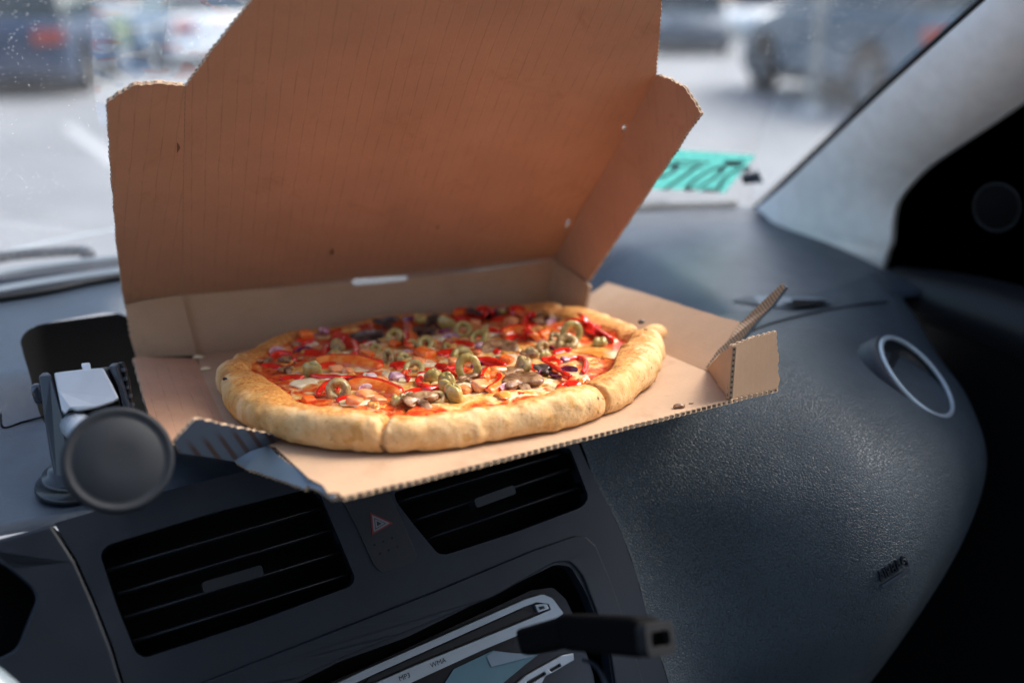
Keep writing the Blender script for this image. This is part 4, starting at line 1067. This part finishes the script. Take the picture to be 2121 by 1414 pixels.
# green sticker, its number read from behind
SB = basis(gp((1450, 355), .0015), -GN, (0, 0, 1)); SBi = SB.inverted()
def s2(q): v = SBi @ gp(q, .0015); return (v.x, v.y)
def stickmat():
    t = NT('turquoise sticker'); c = t.coord(); n = t.noise(c, 160, 2)
    cc = t.mix(t.mrange(n, .4, .6), (.09, .37, .33), (.13, .46, .40))
    d = t.n('BsdfDiffuse', {'Color': cc}); tl = t.n('BsdfTranslucent', {'Color': cc}); mx = t.n('MixShader', {0: .75, 1: d.outputs[0], 2: tl.outputs[0]}); t.t.links.new(mx.outputs[0], t.out.inputs[0]); return t.m
M['sticker'] = stickmat(); M['stickerdark'] = plain('grey sticker print', (.20, .25, .25), .6)
st = empty('windscreen_sticker', tuple(gp((1450, 355), .0015)), 'turquoise toll sticker inside the lower windscreen, its number 2019 reading backwards', 'sticker')
pts_ = [s2(q) for q in [(1330, 312), (1405, 311), (1566, 322), (1535, 358), (1500, 400), (1430, 394), (1330, 391)]]
bm = bmesh.new(); bm.faces.new([bm.verts.new((x, y, 0)) for x, y in pts_]); mkbm('sticker_film', bm, M['sticker'], M0 @ SB, st, False)
def sflat(name, pix, z, mat='stickerdark'):
    bm = bmesh.new(); bm.faces.new([bm.verts.new((*s2(q), z)) for q in pix]); return mkbm(name, bm, M[mat], M0 @ SB, st, False)
a = Vector(s2((1345, 365))); b = Vector(s2((1520, 372))); d = b-a
sz = (Vector(s2((1450, 344)))-Vector(s2((1450, 396)))).length
mt = M0 @ SB @ Matrix.Translation(((a+b).x/2, (a+b).y/2, .0006)) @ Matrix.Rotation(math.atan2(d.y, d.x), 4, 'Z') @ Matrix.Scale(-1, 4, (1, 0, 0))
yn = textmesh('year_number', '2019', 1., 'stickerdark', mt, st, 0., 0.)
xs_ = [v.co.x for v in yn.data.vertices]; ys_ = [v.co.y for v in yn.data.vertices]
yn.data.transform(Matrix.Diagonal((d.length*1.06/(max(xs_)-min(xs_)), sz*.82/(max(ys_)-min(ys_)), 1, 1)) @ Matrix.Translation((-(max(xs_)+min(xs_))/2, -(max(ys_)+min(ys_))/2, 0)))
sflat('small_print', [(1396, 331), (1470, 334), (1468, 338), (1395, 335)], .0006); sflat('small_print', [(1396, 341), (1460, 344), (1458, 347), (1395, 344)], .0006); sflat('small_print', [(1502, 331), (1545, 332), (1530, 345), (1498, 343)], .0006)
o = mkbm('glass_tab', solid([s2(q) for q in [(1534, 364), (1572, 356), (1580, 375), (1538, 378)]], .002, -.0008), M['mount'], M0 @ SB, None, False); tag(o, 'small grey tab stuck on the windscreen beside the turquoise sticker', 'glass tab')

# ------------------------------------------------------------------ pillar, door, roof
Lc = [(1545, 446), (1556, 438), (1622, 381), (1700, 307), (1850, 167), (2035, 2), (2160, -110), (2480, -400)]
Rc = [(1838, 534), (1850, 500), (1853, 453), (1868, 407), (1920, 350), (1992, 300), (2121, 214), (2500, -60)]
rows = []
for l, r in zip(Lc, Rc):
    A = gp(l, .003); Bq = hit(r, (1, 0, 0), (.645, 0, 0)); row = []
    toc = (CAMC-(A+Bq)/2).normalized()
    w = (Bq-A).length
    for s in (0, .06, .2, .4, .6, .8, .94, 1.):
        row.append(A.lerp(Bq, s)+toc*w*.16*math.sin(math.pi*s)**.7)
    row.append(Bq-toc*.02+Vector((.01, .0, 0)))
    rows.append(row)
rows.insert(0, [p+Vector((0, 0, -.035)) for p in rows[0]])
V, F = patch(rows, 6, 8)
pil = mk('windscreen_pillar', V, F, M['pillar'], M0); tag(pil, 'slanting grey trim pillar at the right edge of the windscreen', 'car pillar')
bot = [gp((1545, 446), .0)]
door = empty('passenger_door', (.66, -.2, .6), 'black passenger door with a round tweeter and a soft top edge, at the right', 'car door')
def xside(pix, x): return [hit(q, (1, 0, 0), (x, 0, 0)) for q in pix]
P = xside([(1838, 545), (1846, 500), (1848, 440), (1864, 400), (1916, 343), (1990, 294), (2121, 208), (2600, -100), (2600, 640), (1860, 640)], .652)
bm = bmesh.new(); bm.faces.new([bm.verts.new(p) for p in P]); bmesh.ops.solidify(bm, geom=bm.faces[:], thickness=.004)
mkbm('mirror_trim', bm, M['fascia'], M0, door, False)
tc = hit((2065, 430), (1, 0, 0), (.648, 0, 0)); TB = basis(tc, (-1, -.25, 0), (0, 0, 1))
V, F = torus(.020, .0013, .0); tw = mk('tweeter', V, F, M['black'], M0 @ TB, door)
V, F = lathe([(.019, 0), (.012, .002), (.0001, .003)]); mk('tweeter_grille', V, F, M['void'], M0 @ TB, tw)
V, F = patch([[(.640, .232, .905), (.64, .10, .932), (.64, -.1, .94), (.64, -.6, .945), (.64, -1.3, .95)], [(.622, .232, .900), (.618, .10, .924), (.618, -.1, .93), (.618, -.6, .935), (.618, -1.3, .94)], [(.612, .230, .885), (.606, .10, .905), (.606, -.1, .91), (.606, -.6, .915), (.606, -1.3, .92)], [(.618, .226, .865), (.615, .10, .88), (.615, -.1, .885), (.615, -.6, .89), (.615, -1.3, .89)], [(.645, .226, .83), (.65, .10, .84), (.65, -.1, .84), (.65, -.6, .84), (.65, -1.3, .84)], [(.645, .226, .3), (.65, .10, .3), (.65, -.1, .3), (.65, -.6, .3), (.65, -1.3, .3)]], 5, 6)
mk('door_card', V, F, M['black'], M0, door)
P = [(.646, .232), (.66, .30), (.66, -1.3), (.646, -1.3)]
bm = bmesh.new()
dz_ = [(.655, .26, .30), (.655, .26, .93), (.655, -1.3, .94), (.655, -1.3, .30)]
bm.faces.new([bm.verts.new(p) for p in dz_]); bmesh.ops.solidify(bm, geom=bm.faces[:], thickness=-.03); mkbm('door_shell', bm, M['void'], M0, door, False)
# roof lining, bulkhead, floor, driver's door: the dark cabin that shades the dash
def slab(name, lo, hi, mat, label, cat, Mx=M0):
    bm = bmesh.new(); bmesh.ops.create_cube(bm, size=1)
    for v in bm.verts: v.co = Vector(((lo[0]+hi[0])/2+v.co.x*(hi[0]-lo[0]), (lo[1]+hi[1])/2+v.co.y*(hi[1]-lo[1]), (lo[2]+hi[2])/2+v.co.z*(hi[2]-lo[2])))
    o = mkbm(name, bm, M[mat], Mx, None, False); bev(o, .01); return tag(o, label, cat)
M['liner'] = plain('roof cloth', (.38, .37, .35), .95)
M['cloth'] = plain('seat cloth', (.03, .032, .036), .95)
slab('roof_lining', (-.62, -2.3, 1.345), (.68, -.13, 1.375), 'liner', 'pale cloth roof lining over the cabin', 'roof lining')
slab('cabin_floor', (-.62, -2.3, .20), (.68, .5, .23), 'cloth', 'dark carpeted floor of the cabin', 'cabin floor')
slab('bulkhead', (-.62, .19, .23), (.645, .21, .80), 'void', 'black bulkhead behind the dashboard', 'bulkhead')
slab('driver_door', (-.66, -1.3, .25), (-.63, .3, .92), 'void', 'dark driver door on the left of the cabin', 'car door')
# steering wheel, its rim just entering the lower left corner
sw = empty('steering_wheel', (-.33, -.08, .80), 'blurred grey steering wheel rim entering the lower left corner', 'steering wheel')
cc_ = at((-480, 1900), .44); sn = Vector((0.05, -.86, .5)).normalized(); SWB = basis(cc_, sn, (0, 0, 1))
pt = SWB.inverted() @ hit((5, 1445), sn, cc_); Rr = math.hypot(pt.x, pt.y)
V, F = torus(Rr-.003, .0125, 0, 96, 14); mk('rim', V, F, M['greytrim'], M0 @ SWB, sw)
V, F = lathe([(.075, -.01), (.07, .01), (.04, .02), (.0001, .022)]); mk('hub', V, F, M['black'], M0 @ SWB, sw)
for A in (R_(0), R_(180), R_(270)):
    V, F = loft([(math.cos(A)*.06, math.sin(A)*.06, 0), (math.cos(A)*Rr, math.sin(A)*Rr, 0)], [.022, .014], 10, ell=.4, up=(0, 0, 1)); mk('spoke', V, F, M['black'], M0 @ SWB, sw)

# ------------------------------------------------------------------ phone mount
mb = hz((158, 1006), .879)
mount = empty('phone_mount', tuple(mb), 'black phone mount with a round head, standing on the dash left of the pizza box', 'phone mount')
BM = Matrix.Translation(mb)
V, F = lathe([(.0001, 0), (.0218, 0), (.0226, .002), (.022, .004), (.0185, .006), (.019, .0072), (.0175, .010), (.0145, .0112), (.0135, .014), (.0001, .014)], 56)
mk('suction_base', V, F, M['black_gloss'], M0 @ BM, mount)
dA = (MB_.to_3x3() @ Vector((0, 0, 0))) 
dm = (mb-CAMC).dot(RW @ Vector((0, 0, -1)))
def mp(q, d): return at(q, d)
def hull(name, front, back, mat, br=.001, parent=None):
    """solid through a pixel outline at two depths (lists of (pixel, depth))"""
    bm = bmesh.new(); A = [bm.verts.new(mp(*f)) for f in front]; Bv = [bm.verts.new(mp(*f)) for f in back]; n = len(A)
    bm.faces.new(A); bm.faces.new(list(reversed(Bv)))
    for i in range(n): bm.faces.new([A[i], A[(i+1) % n], Bv[(i+1) % n], Bv[i]])
    o = mkbm(name, bm, M[mat], M0, parent or mount, False); bev(o, br, 2, 25); return o
D = dm-.012
hull('side_rail', [((80, 778), D), ((106, 775), D), ((127, 850), D-.004), ((148, 925), D-.006), ((160, 1000), D-.006), ((116, 1002), D-.004), ((103, 940), D-.003), ((91, 860), D-.002)],
     [((86, 772), D+.022), ((100, 770), D+.022), ((128, 850), D+.02), ((152, 915), D+.02), ((164, 998), D+.016), ((118, 1000), D+.016), ((106, 940), D+.02), ((96, 860), D+.02)], 'mount')
hull('side_rail', [((224, 758), D-.002), ((240, 756), D-.002), ((252, 790), D-.003), ((270, 850), D-.006), ((268, 868), D-.006), ((256, 850), D-.006), ((244, 800), D-.003)],
     [((230, 752), D+.024), ((252, 750), D+.024), ((262, 790), D+.022), ((284, 860), D+.018), ((278, 880), D+.018), ((268, 850), D+.018), ((252, 800), D+.022)], 'mount')
hull('arm_body', [((110, 776), D+.004), ((224, 764), D+.003), ((250, 836), D-.006), ((236, 990), D-.004), ((140, 1000), D-.004), ((128, 868), D-.006)],
     [((118, 770), D+.03), ((232, 758), D+.03), ((262, 836), D+.024), ((250, 990), D+.02), ((150, 1000), D+.02), ((136, 868), D+.024)], 'black', .002)
hull('top_plate', [((112, 772), D-.002), ((168, 765), D-.003), ((214, 762), D-.004), ((232, 795), D-.009), ((246, 824), D-.014), ((232, 832), D-.015), ((200, 842), D-.016), ((160, 850), D-.016), ((146, 845), D-.016), ((134, 856), D-.016), ((128, 848), D-.015), ((120, 812), D-.009)],
     [((112, 776), D+.01), ((168, 769), D+.01), ((214, 766), D+.008), ((232, 799), D+.004), ((246, 828), D-.008), ((232, 836), D-.010), ((200, 846), D-.011), ((160, 854), D-.011), ((146, 849), D-.011), ((134, 860), D-.011), ((128, 852), D-.009), ((120, 816), D+.004)], 'mount_top', .0008)
hull('release_tab', [((168, 757), D+.006), ((186, 754), D+.006), ((189, 765), D+.003), ((172, 768), D+.003)], [((168, 752), D+.012), ((186, 750), D+.012), ((189, 760), D+.009), ((172, 763), D+.009)], 'mount_top', .0006)
hull('tightening_knob', [((62, 797), D+.004), ((82, 793), D+.004), ((88, 812), D+.002), ((88, 836), D+.002), ((72, 838), D+.002), ((66, 816), D+.002)], [((66, 795), D+.018), ((84, 791), D+.018), ((92, 810), D+.016), ((92, 834), D+.016), ((76, 836), D+.016), ((70, 814), D+.016)], 'mount', .002)
hull('ratchet_wheel', [((240, 752), D+.012), ((256, 750), D+.012), ((268, 790), D+.008), ((274, 846), D+.002), ((262, 850), D+.002), ((250, 800), D+.008)], [((244, 750), D+.03), ((258, 748), D+.03), ((270, 788), D+.028), ((276, 842), D+.022), ((266, 846), D+.022), ((254, 798), D+.028)], 'black', .001)
for i in range(5): hull('ratchet_tooth', [((248+i*4.5, 764+i*18), D+.008-i*.002), ((258+i*4, 762+i*18), D+.008-i*.002), ((260+i*4, 770+i*18), D+.007-i*.002), ((251+i*4.5, 772+i*18), D+.007-i*.002)],
     [((252+i*4.5, 762+i*18), D+.02), ((262+i*4, 760+i*18), D+.02), ((264+i*4, 768+i*18), D+.02), ((255+i*4.5, 770+i*18), D+.02)], 'mount', .0005)
hc = at((246, 952), dm-.095); hn = (CAMC-hc).normalized()+Vector((.10, .02, .12)); HB = basis(hc, hn, (0, 0, 1))
rd = 111/FP*((hc-CAMC).dot(RW @ Vector((0, 0, -1))))
V, F = lathe([(.0001, -.010), (rd*.7, -.010), (rd*.93, -.007), (rd*1.0, -.002), (rd*.995, .001), (rd*.95, .003), (rd*.88, .0025), (rd*.80, .0012), (rd*.78, .0016), (rd*.3, .0018), (.0001, .0018)], 64)
mk('magnet_head', V, F, M['rubber'], M0 @ HB, mount)
V, F = loft([hc-hn.normalized()*.006, at((205, 925), dm-.075), at((168, 890), dm-.035), at((158, 880), dm-.012)], [.007, .0075, .008, .009], 14); mk('ball_neck', V, F, M['mount_top'], M0, mount)

# ------------------------------------------------------------------ outside
WC = M0 @ CAMC; WR = (M0.to_3x3() @ RW)
def wray(q): return WR @ Vector(((q[0]-1060.5)/FP, -(q[1]-707)/FP, -1.))
def gnd(q, z=0.): d = wray(q); return WC+d*((z-WC.z)/d.z)
def groundmat():
    t = NT('worn asphalt'); c = t.coord(); n = t.noise(c, .35, 5, .6); n2 = t.noise(c, 40, 3)
    cc = t.mix(t.mrange(n, .3, .7), (.13, .138, .15), (.235, .245, .26)); cc = t.mix(t.mrange(n2, .3, .7, 0, .3), cc, (.12, .12, .12)); t.princ(cc, .75, t.bump(n2, .3, .01)); return t.m
V = [(-150, -80, 0), (200, -80, 0), (200, 250, 0), (-150, 250, 0)]
tag(mk('parking_lot', V, [(0, 1, 2, 3)], groundmat(), IDM), kind='structure')
M['line'] = plain('worn white road paint', (.36, .37, .38), .7); M['grass'] = plain('grass', (.06, .10, .035), .95); M['kerb'] = plain('kerb stone', (.4, .4, .39), .9)
def line(a, b, w, name='road_marking'):
    A = gnd(a); B_ = gnd(b); d = (B_-A).normalized(); n = Vector((-d.y, d.x, 0))*w*.5
    mk(name, [(A+n)+Vector((0, 0, .004)), (A-n)+Vector((0, 0, .004)), (B_-n)+Vector((0, 0, .004)), (B_+n)+Vector((0, 0, .004))], [(0, 1, 2, 3)], M['line'], IDM, None, False)['kind'] = 'structure'
line((140, 262), (250, 345), .12)
for nm, y0, y1, z, mt in (('kerb', 24, 24.3, .13, 'kerb'), ('grass_verge', 24.3, 60, .12, 'grass')):
    tag(mkbm(nm, solid([(-80, y0), (120, y0), (120, y1), (-80, y1)], z, -.05), M[mt], IDM, None, False), kind='structure')
def carpaint(name, col, metal=.2):
    t = NT(name); c = t.coord(); n = t.noise(c, 3, 4)
    t.princ(t.mix(t.mrange(n, .3, .7), [x*.9 for x in col], col), .5, Coat_Weight=.25, Coat_Roughness=.3, Metallic=metal, Specular_IOR_Level=.3); return t.m
M['wglass'] = plain('car window', (.02, .03, .035), .05); M['tyre'] = plain('tyre', (.008, .008, .009), .9, Specular_IOR_Level=.1); M['rim'] = plain('alloy', (.16, .17, .18), .5, Metallic=.5)
M['taillamp'] = plain('tail lamp', (.38, .06, .045), .3); M['headlamp'] = plain('head lamp', (.75, .78, .8), .1)
def make_car(paint, label, cat, loc, yaw, L=4.2, Wd=1.75, H=1.48, van=False, suv=False, group='cars parked across the lot'):
    root = empty('parked_car', loc, label, cat, group, IDM)
    root.matrix_basis = Matrix.Translation(Vector(loc)) @ Matrix.Rotation(yaw, 4, 'Z')
    Mx = root.matrix_basis.copy()
    g = .22 if suv else .17
    belt = H*.60; hood = H*.56
    side = [(-L/2, g+.15), (-L/2+.03, belt*.85), (-L/2+.10, belt), (L/2-1.15, belt), (L/2-.25, hood*.88), (L/2-.02, hood*.66), (L/2, g+.18), (L/2-.1, g), (L/2-.6, g), (-L/2+.5, g), (-L/2+.12, g)]
    side = round_poly(side, .09, 4)
    bm = bmesh.new(); st_ = []
    for y, k, dz in ((-Wd/2+.0, .97, 0), (-Wd/2*.9, 1., .01), (0, 1.015, .02), (Wd/2*.9, 1., .01), (Wd/2, .97, 0)):
        st_.append([bm.verts.new((x*k, y, z+(dz if z > g+.3 else 0))) for x, z in side])
    for a, b in zip(st_, st_[1:]):
        for i in range(len(side)): bm.faces.new([a[i], a[(i+1) % len(side)], b[(i+1) % len(side)], b[i]])
    bm.faces.new(st_[0]); bm.faces.new(list(reversed(st_[-1])))
    bev(mkbm('body', bm, paint, Mx, root, True), .05, 3, 40)
    gh = [(-L/2+.12, belt-.02), (-L/2+(.2 if (suv or van) else .5), H-.06), (-L/2+.6, H), (.35, H), (.75, H-.07), (L/2-1.05, belt-.02)]
    bm = bmesh.new(); st_ = []
    for s, y in ((1, -Wd/2+.03), (0, -Wd/2+.19), (0, Wd/2-.19), (1, Wd/2-.03)):
        pass
    lo = [(x, z) for x, z in gh]
    def ring_(y_lo, y_hi): return [bm.verts.new((x, (y_lo if z < belt else y_hi), z)) for x, z in lo]
    A = ring_(-Wd/2+.04, -Wd/2+.22); B2 = ring_(Wd/2-.04, Wd/2-.22)
    for i in range(len(lo)): bm.faces.new([A[i], A[(i+1) % len(lo)], B2[(i+1) % len(lo)], B2[i]])
    bm.faces.new(A); bm.faces.new(list(reversed(B2)))
    bev(mkbm('window_band', bm, M['wglass'], Mx, root, False), .03, 2)
    rf = [(-L/2+(.19 if (suv or van) else .49), H-.05), (-L/2+.6, H+.012), (.35, H+.012), (.77, H-.06), (.70, H-.075), (.34, H-.02), (-L/2+.6, H-.02), (-L/2+(.24 if (suv or van) else .54), H-.07)]
    bm = bmesh.new(); A = [bm.verts.new((x, -Wd/2+.21, z)) for x, z in rf]; B2 = [bm.verts.new((x, Wd/2-.21, z)) for x, z in rf]
    for i in range(len(rf)): bm.faces.new([A[i], A[(i+1) % len(rf)], B2[(i+1) % len(rf)], B2[i]])
    bm.faces.new(A); bm.faces.new(list(reversed(B2))); bev(mkbm('roof', bm, paint, Mx, root, False), .012, 2)
    for sy in (1, -1):
        bm = bmesh.new(); bmesh.ops.create_cube(bm, size=1, matrix=Matrix.Translation((0, sy*(Wd/2-.05), g+.06)) @ Matrix.Diagonal((L*.86, .12, .15, 1))); bev(mkbm('sill', bm, M['tyre'], Mx, root, False), .03, 2)
        for sx in (1, -1):
            wr = .34 if suv else .31
            V, F = lathe([(wr+.07, .02), (wr+.07, -.03), (wr+.01, -.03)], 28); mk('wheel_arch', V, F, M['tyre'], Mx @ Matrix.Translation((sx*(L/2-.82), sy*(Wd/2+.005), wr+.02)) @ Matrix.Rotation(math.pi/2*sy*-1, 4, 'X'), root)
            V, F = lathe([(.0001, 0), (wr+.06, 0)], 28); mk('wheel_arch', V, F, M['tyre'], Mx @ Matrix.Translation((sx*(L/2-.82), sy*(Wd/2+.012), wr+.02)) @ Matrix.Rotation(math.pi/2*sy*-1, 4, 'X'), root)
    for sx in (1, -1):
        for sy in (1, -1):
            wr = .34 if suv else .31
            WM = Mx @ Matrix.Translation((sx*(L/2-.82), sy*(Wd/2-.04), wr)) @ Matrix.Rotation(math.pi/2*sy*-1, 4, 'X')
            V, F = lathe([(.19, .09), (wr*.86, .10), (wr, .075), (wr, -.075), (wr*.86, -.10)], 32); w_ = mk('wheel', V, F, M['tyre'], WM, root)
            V, F = lathe([(.0001, .075), (.06, .085), (.08, .06), (.17, .055), (.2, .092)], 24); mk('rim', V, F, M['rim'], WM, w_)
        V = []
    for sy in (1, -1):
        for nm, x, z, mt in (('tail_light', -L/2-.005, belt*.80, 'taillamp'), ('headlight', L/2-.14, hood*.74, 'headlamp')):
            bm = solid(round_poly([(-.17, -.07), (.17, -.09), (.17, .07), (-.15, .08)], .03), .035, -.06)
            o = mkbm(nm, bm, M[mt], Mx @ Matrix.Translation((x+(.02 if x < 0 else .0), sy*(Wd/2-.24), z)) @ Matrix.Rotation(math.pi/2, 4, 'Z') @ Matrix.Rotation(math.pi/2, 4, 'X') @ Matrix.Scale(-1 if x < 0 else 1, 4, (0, 0, 1)), root, False)
            bev(o, .015)
    for x in (-L/2-.03, L/2+.0):
        bm = bmesh.new(); bmesh.ops.create_cube(bm, size=1, matrix=Matrix.Translation((x, 0, g+.19)) @ Matrix.Diagonal((.10, Wd*.93, .16, 1)))
        bev(mkbm('bumper', bm, M['tyre'] if suv else paint, Mx, root, False), .04, 2)
    return root
def carat(q, paint, label, yaw, dx=0, dy=0, **k):
    p = gnd(q); return make_car(paint, label, 'car', (p.x+dx, p.y+dy, 0), yaw, **k)
navy = carpaint('navy paint', (.015, .035, .08), 0.); grey = carpaint('blue grey paint', (.05, .11, .165), 0.); white = carpaint('white paint', (.72, .74, .75), 0.); teal = carpaint('dark blue paint', (.02, .045, .075), 0.); silver = carpaint('silver paint', (.42, .46, .5), .5)
carat((152, 190), navy, 'blurred dark navy car with red tail lamps beyond the windscreen at far left', R_(80), -.45, 1.3)
carat((-260, 120), white, 'blurred white car at the far left edge, beyond the navy car', R_(70), 0, 2.4, H=1.5)
carat((405, 150), white, 'blurred white car seen just left of the pizza box lid', R_(96), .3, 2.2)
make_car(teal, 'blurred dark blue car facing the camera, just right of the box lid', 'car', (13.0, 20.1, 0), R_(240))
make_car(white, 'white car added to give the bright glint between the dark blue car and the off roader', 'car', (19.5, 25.5, 0), R_(200))  # added white body standing in for a bright glint
make_car(grey, 'large blurred blue grey off roader at the right of the windscreen', 'car', (8.82, 9.12, 0), R_(76.5), L=4.4, Wd=1.85, H=1.72, suv=True)
carat((1120, 60), silver, 'silver car parked far behind the pizza box', R_(100), 0, 3.)
# post between the cars
p = gnd((1678, 240)); pole = empty('lamp_post', (p.x, p.y, 0), 'grey post standing before the blue grey off roader', 'post', None, IDM)
V, F = loft([(0, 0, 0), (0, 0, 2), (0, 0, 5)], [.06, .055, .05], 14); mk('post_shaft', V, F, M['kerb'], IDM @ Matrix.Translation((p.x, p.y, 0)), pole)
V, F = lathe([(.0001, .12), (.10, .12), (.13, .0)], 20); mk('post_foot', V, F, M['kerb'], Matrix.Translation((p.x, p.y, 0)), pole)
# cowl and wipers outside the glass foot, bonnet
def glz(y): return .905+(.44-y)*math.tan(ga)
V, F = patch([[(x, glassy(x)+.02, .885) for x in (-.7, -.3, 0, .3, .6)], [(x, glassy(x)+.09, .870) for x in (-.7, -.3, 0, .3, .6)], [(x, glassy(x)+.15, .880) for x in (-.7, -.3, 0, .3, .6)]], 6, 6)
cowl = mk('cowl', V, F, M['slat'], M0); tag(cowl, 'dark plastic scuttle panel outside at the foot of the windscreen', 'scuttle panel')
wp = empty('wiper', tuple(hz((120, 560), .88)), 'grey windscreen wiper resting outside at the foot of the glass, far left', 'wiper')
def wz(q, z=.885): return hz(q, z)
for nm, pix, r, mt in (('wiper_blade', [(-200, 575), (0, 533), (100, 523), (168, 520), (182, 528)], .0075, 'fascia'), ('wiper_arm', [(-200, 612), (0, 566), (130, 546), (260, 532)], .004, 'wiper'), ('blade_rubber', [(-200, 560), (0, 523), (120, 497), (260, 470)], .0012, 'greytrim')):
    V, F = loft(catmull([wz(q) for q in pix], 5), r, 8, ell=.7); mk(nm, V, F, M[mt], M0, wp)
V, F = loft(catmull([wz(q, .875) for q in [(-200, 640), (0, 600), (140, 577), (260, 560)]], 5), .006, 8, ell=.6); o = mk('scuttle_rail', V, F, M['wiper'], M0, cowl)

# ------------------------------------------------------------------ light
w = bpy.data.worlds.new('World'); scene.world = w; w.use_nodes = True
nt = w.node_tree; bg = nt.nodes['Background']; sky = nt.nodes.new('ShaderNodeTexSky'); sky.sky_type = 'NISHITA'; sky.sun_disc = False
SE, SR = 48, 86
sky.sun_elevation = R_(SE); sky.sun_rotation = R_(SR); sky.air_density = 1.0; sky.dust_density = 4.; sky.ozone_density = 1.
nt.links.new(sky.outputs[0], bg.inputs[0]); bg.inputs[1].default_value = .15
sd = bpy.data.lights.new('sun', 'SUN'); sd.energy = 2.0; sd.angle = R_(34); sd.color = (1, .95, .87)
sun = bpy.data.objects.new('sun', sd); COL.objects.link(sun)
az = R_(SR); d = Vector((math.sin(az)*math.cos(R_(SE)), math.cos(az)*math.cos(R_(SE)), math.sin(R_(SE))))
sun.rotation_euler = (-d).to_track_quat('-Z', 'Y').to_euler(); sun.location = (0, 0, 5)
vs = scene.view_settings; vs.view_transform = 'Standard'; vs.look = 'None'; vs.gamma = 1; vs.use_curve_mapping = False; vs.exposure = 1.4
scene.cycles.max_bounces = 10; scene.cycles.transparent_max_bounces = 12; scene.cycles.use_denoising = True
scene.cycles.sample_clamp_indirect = 6
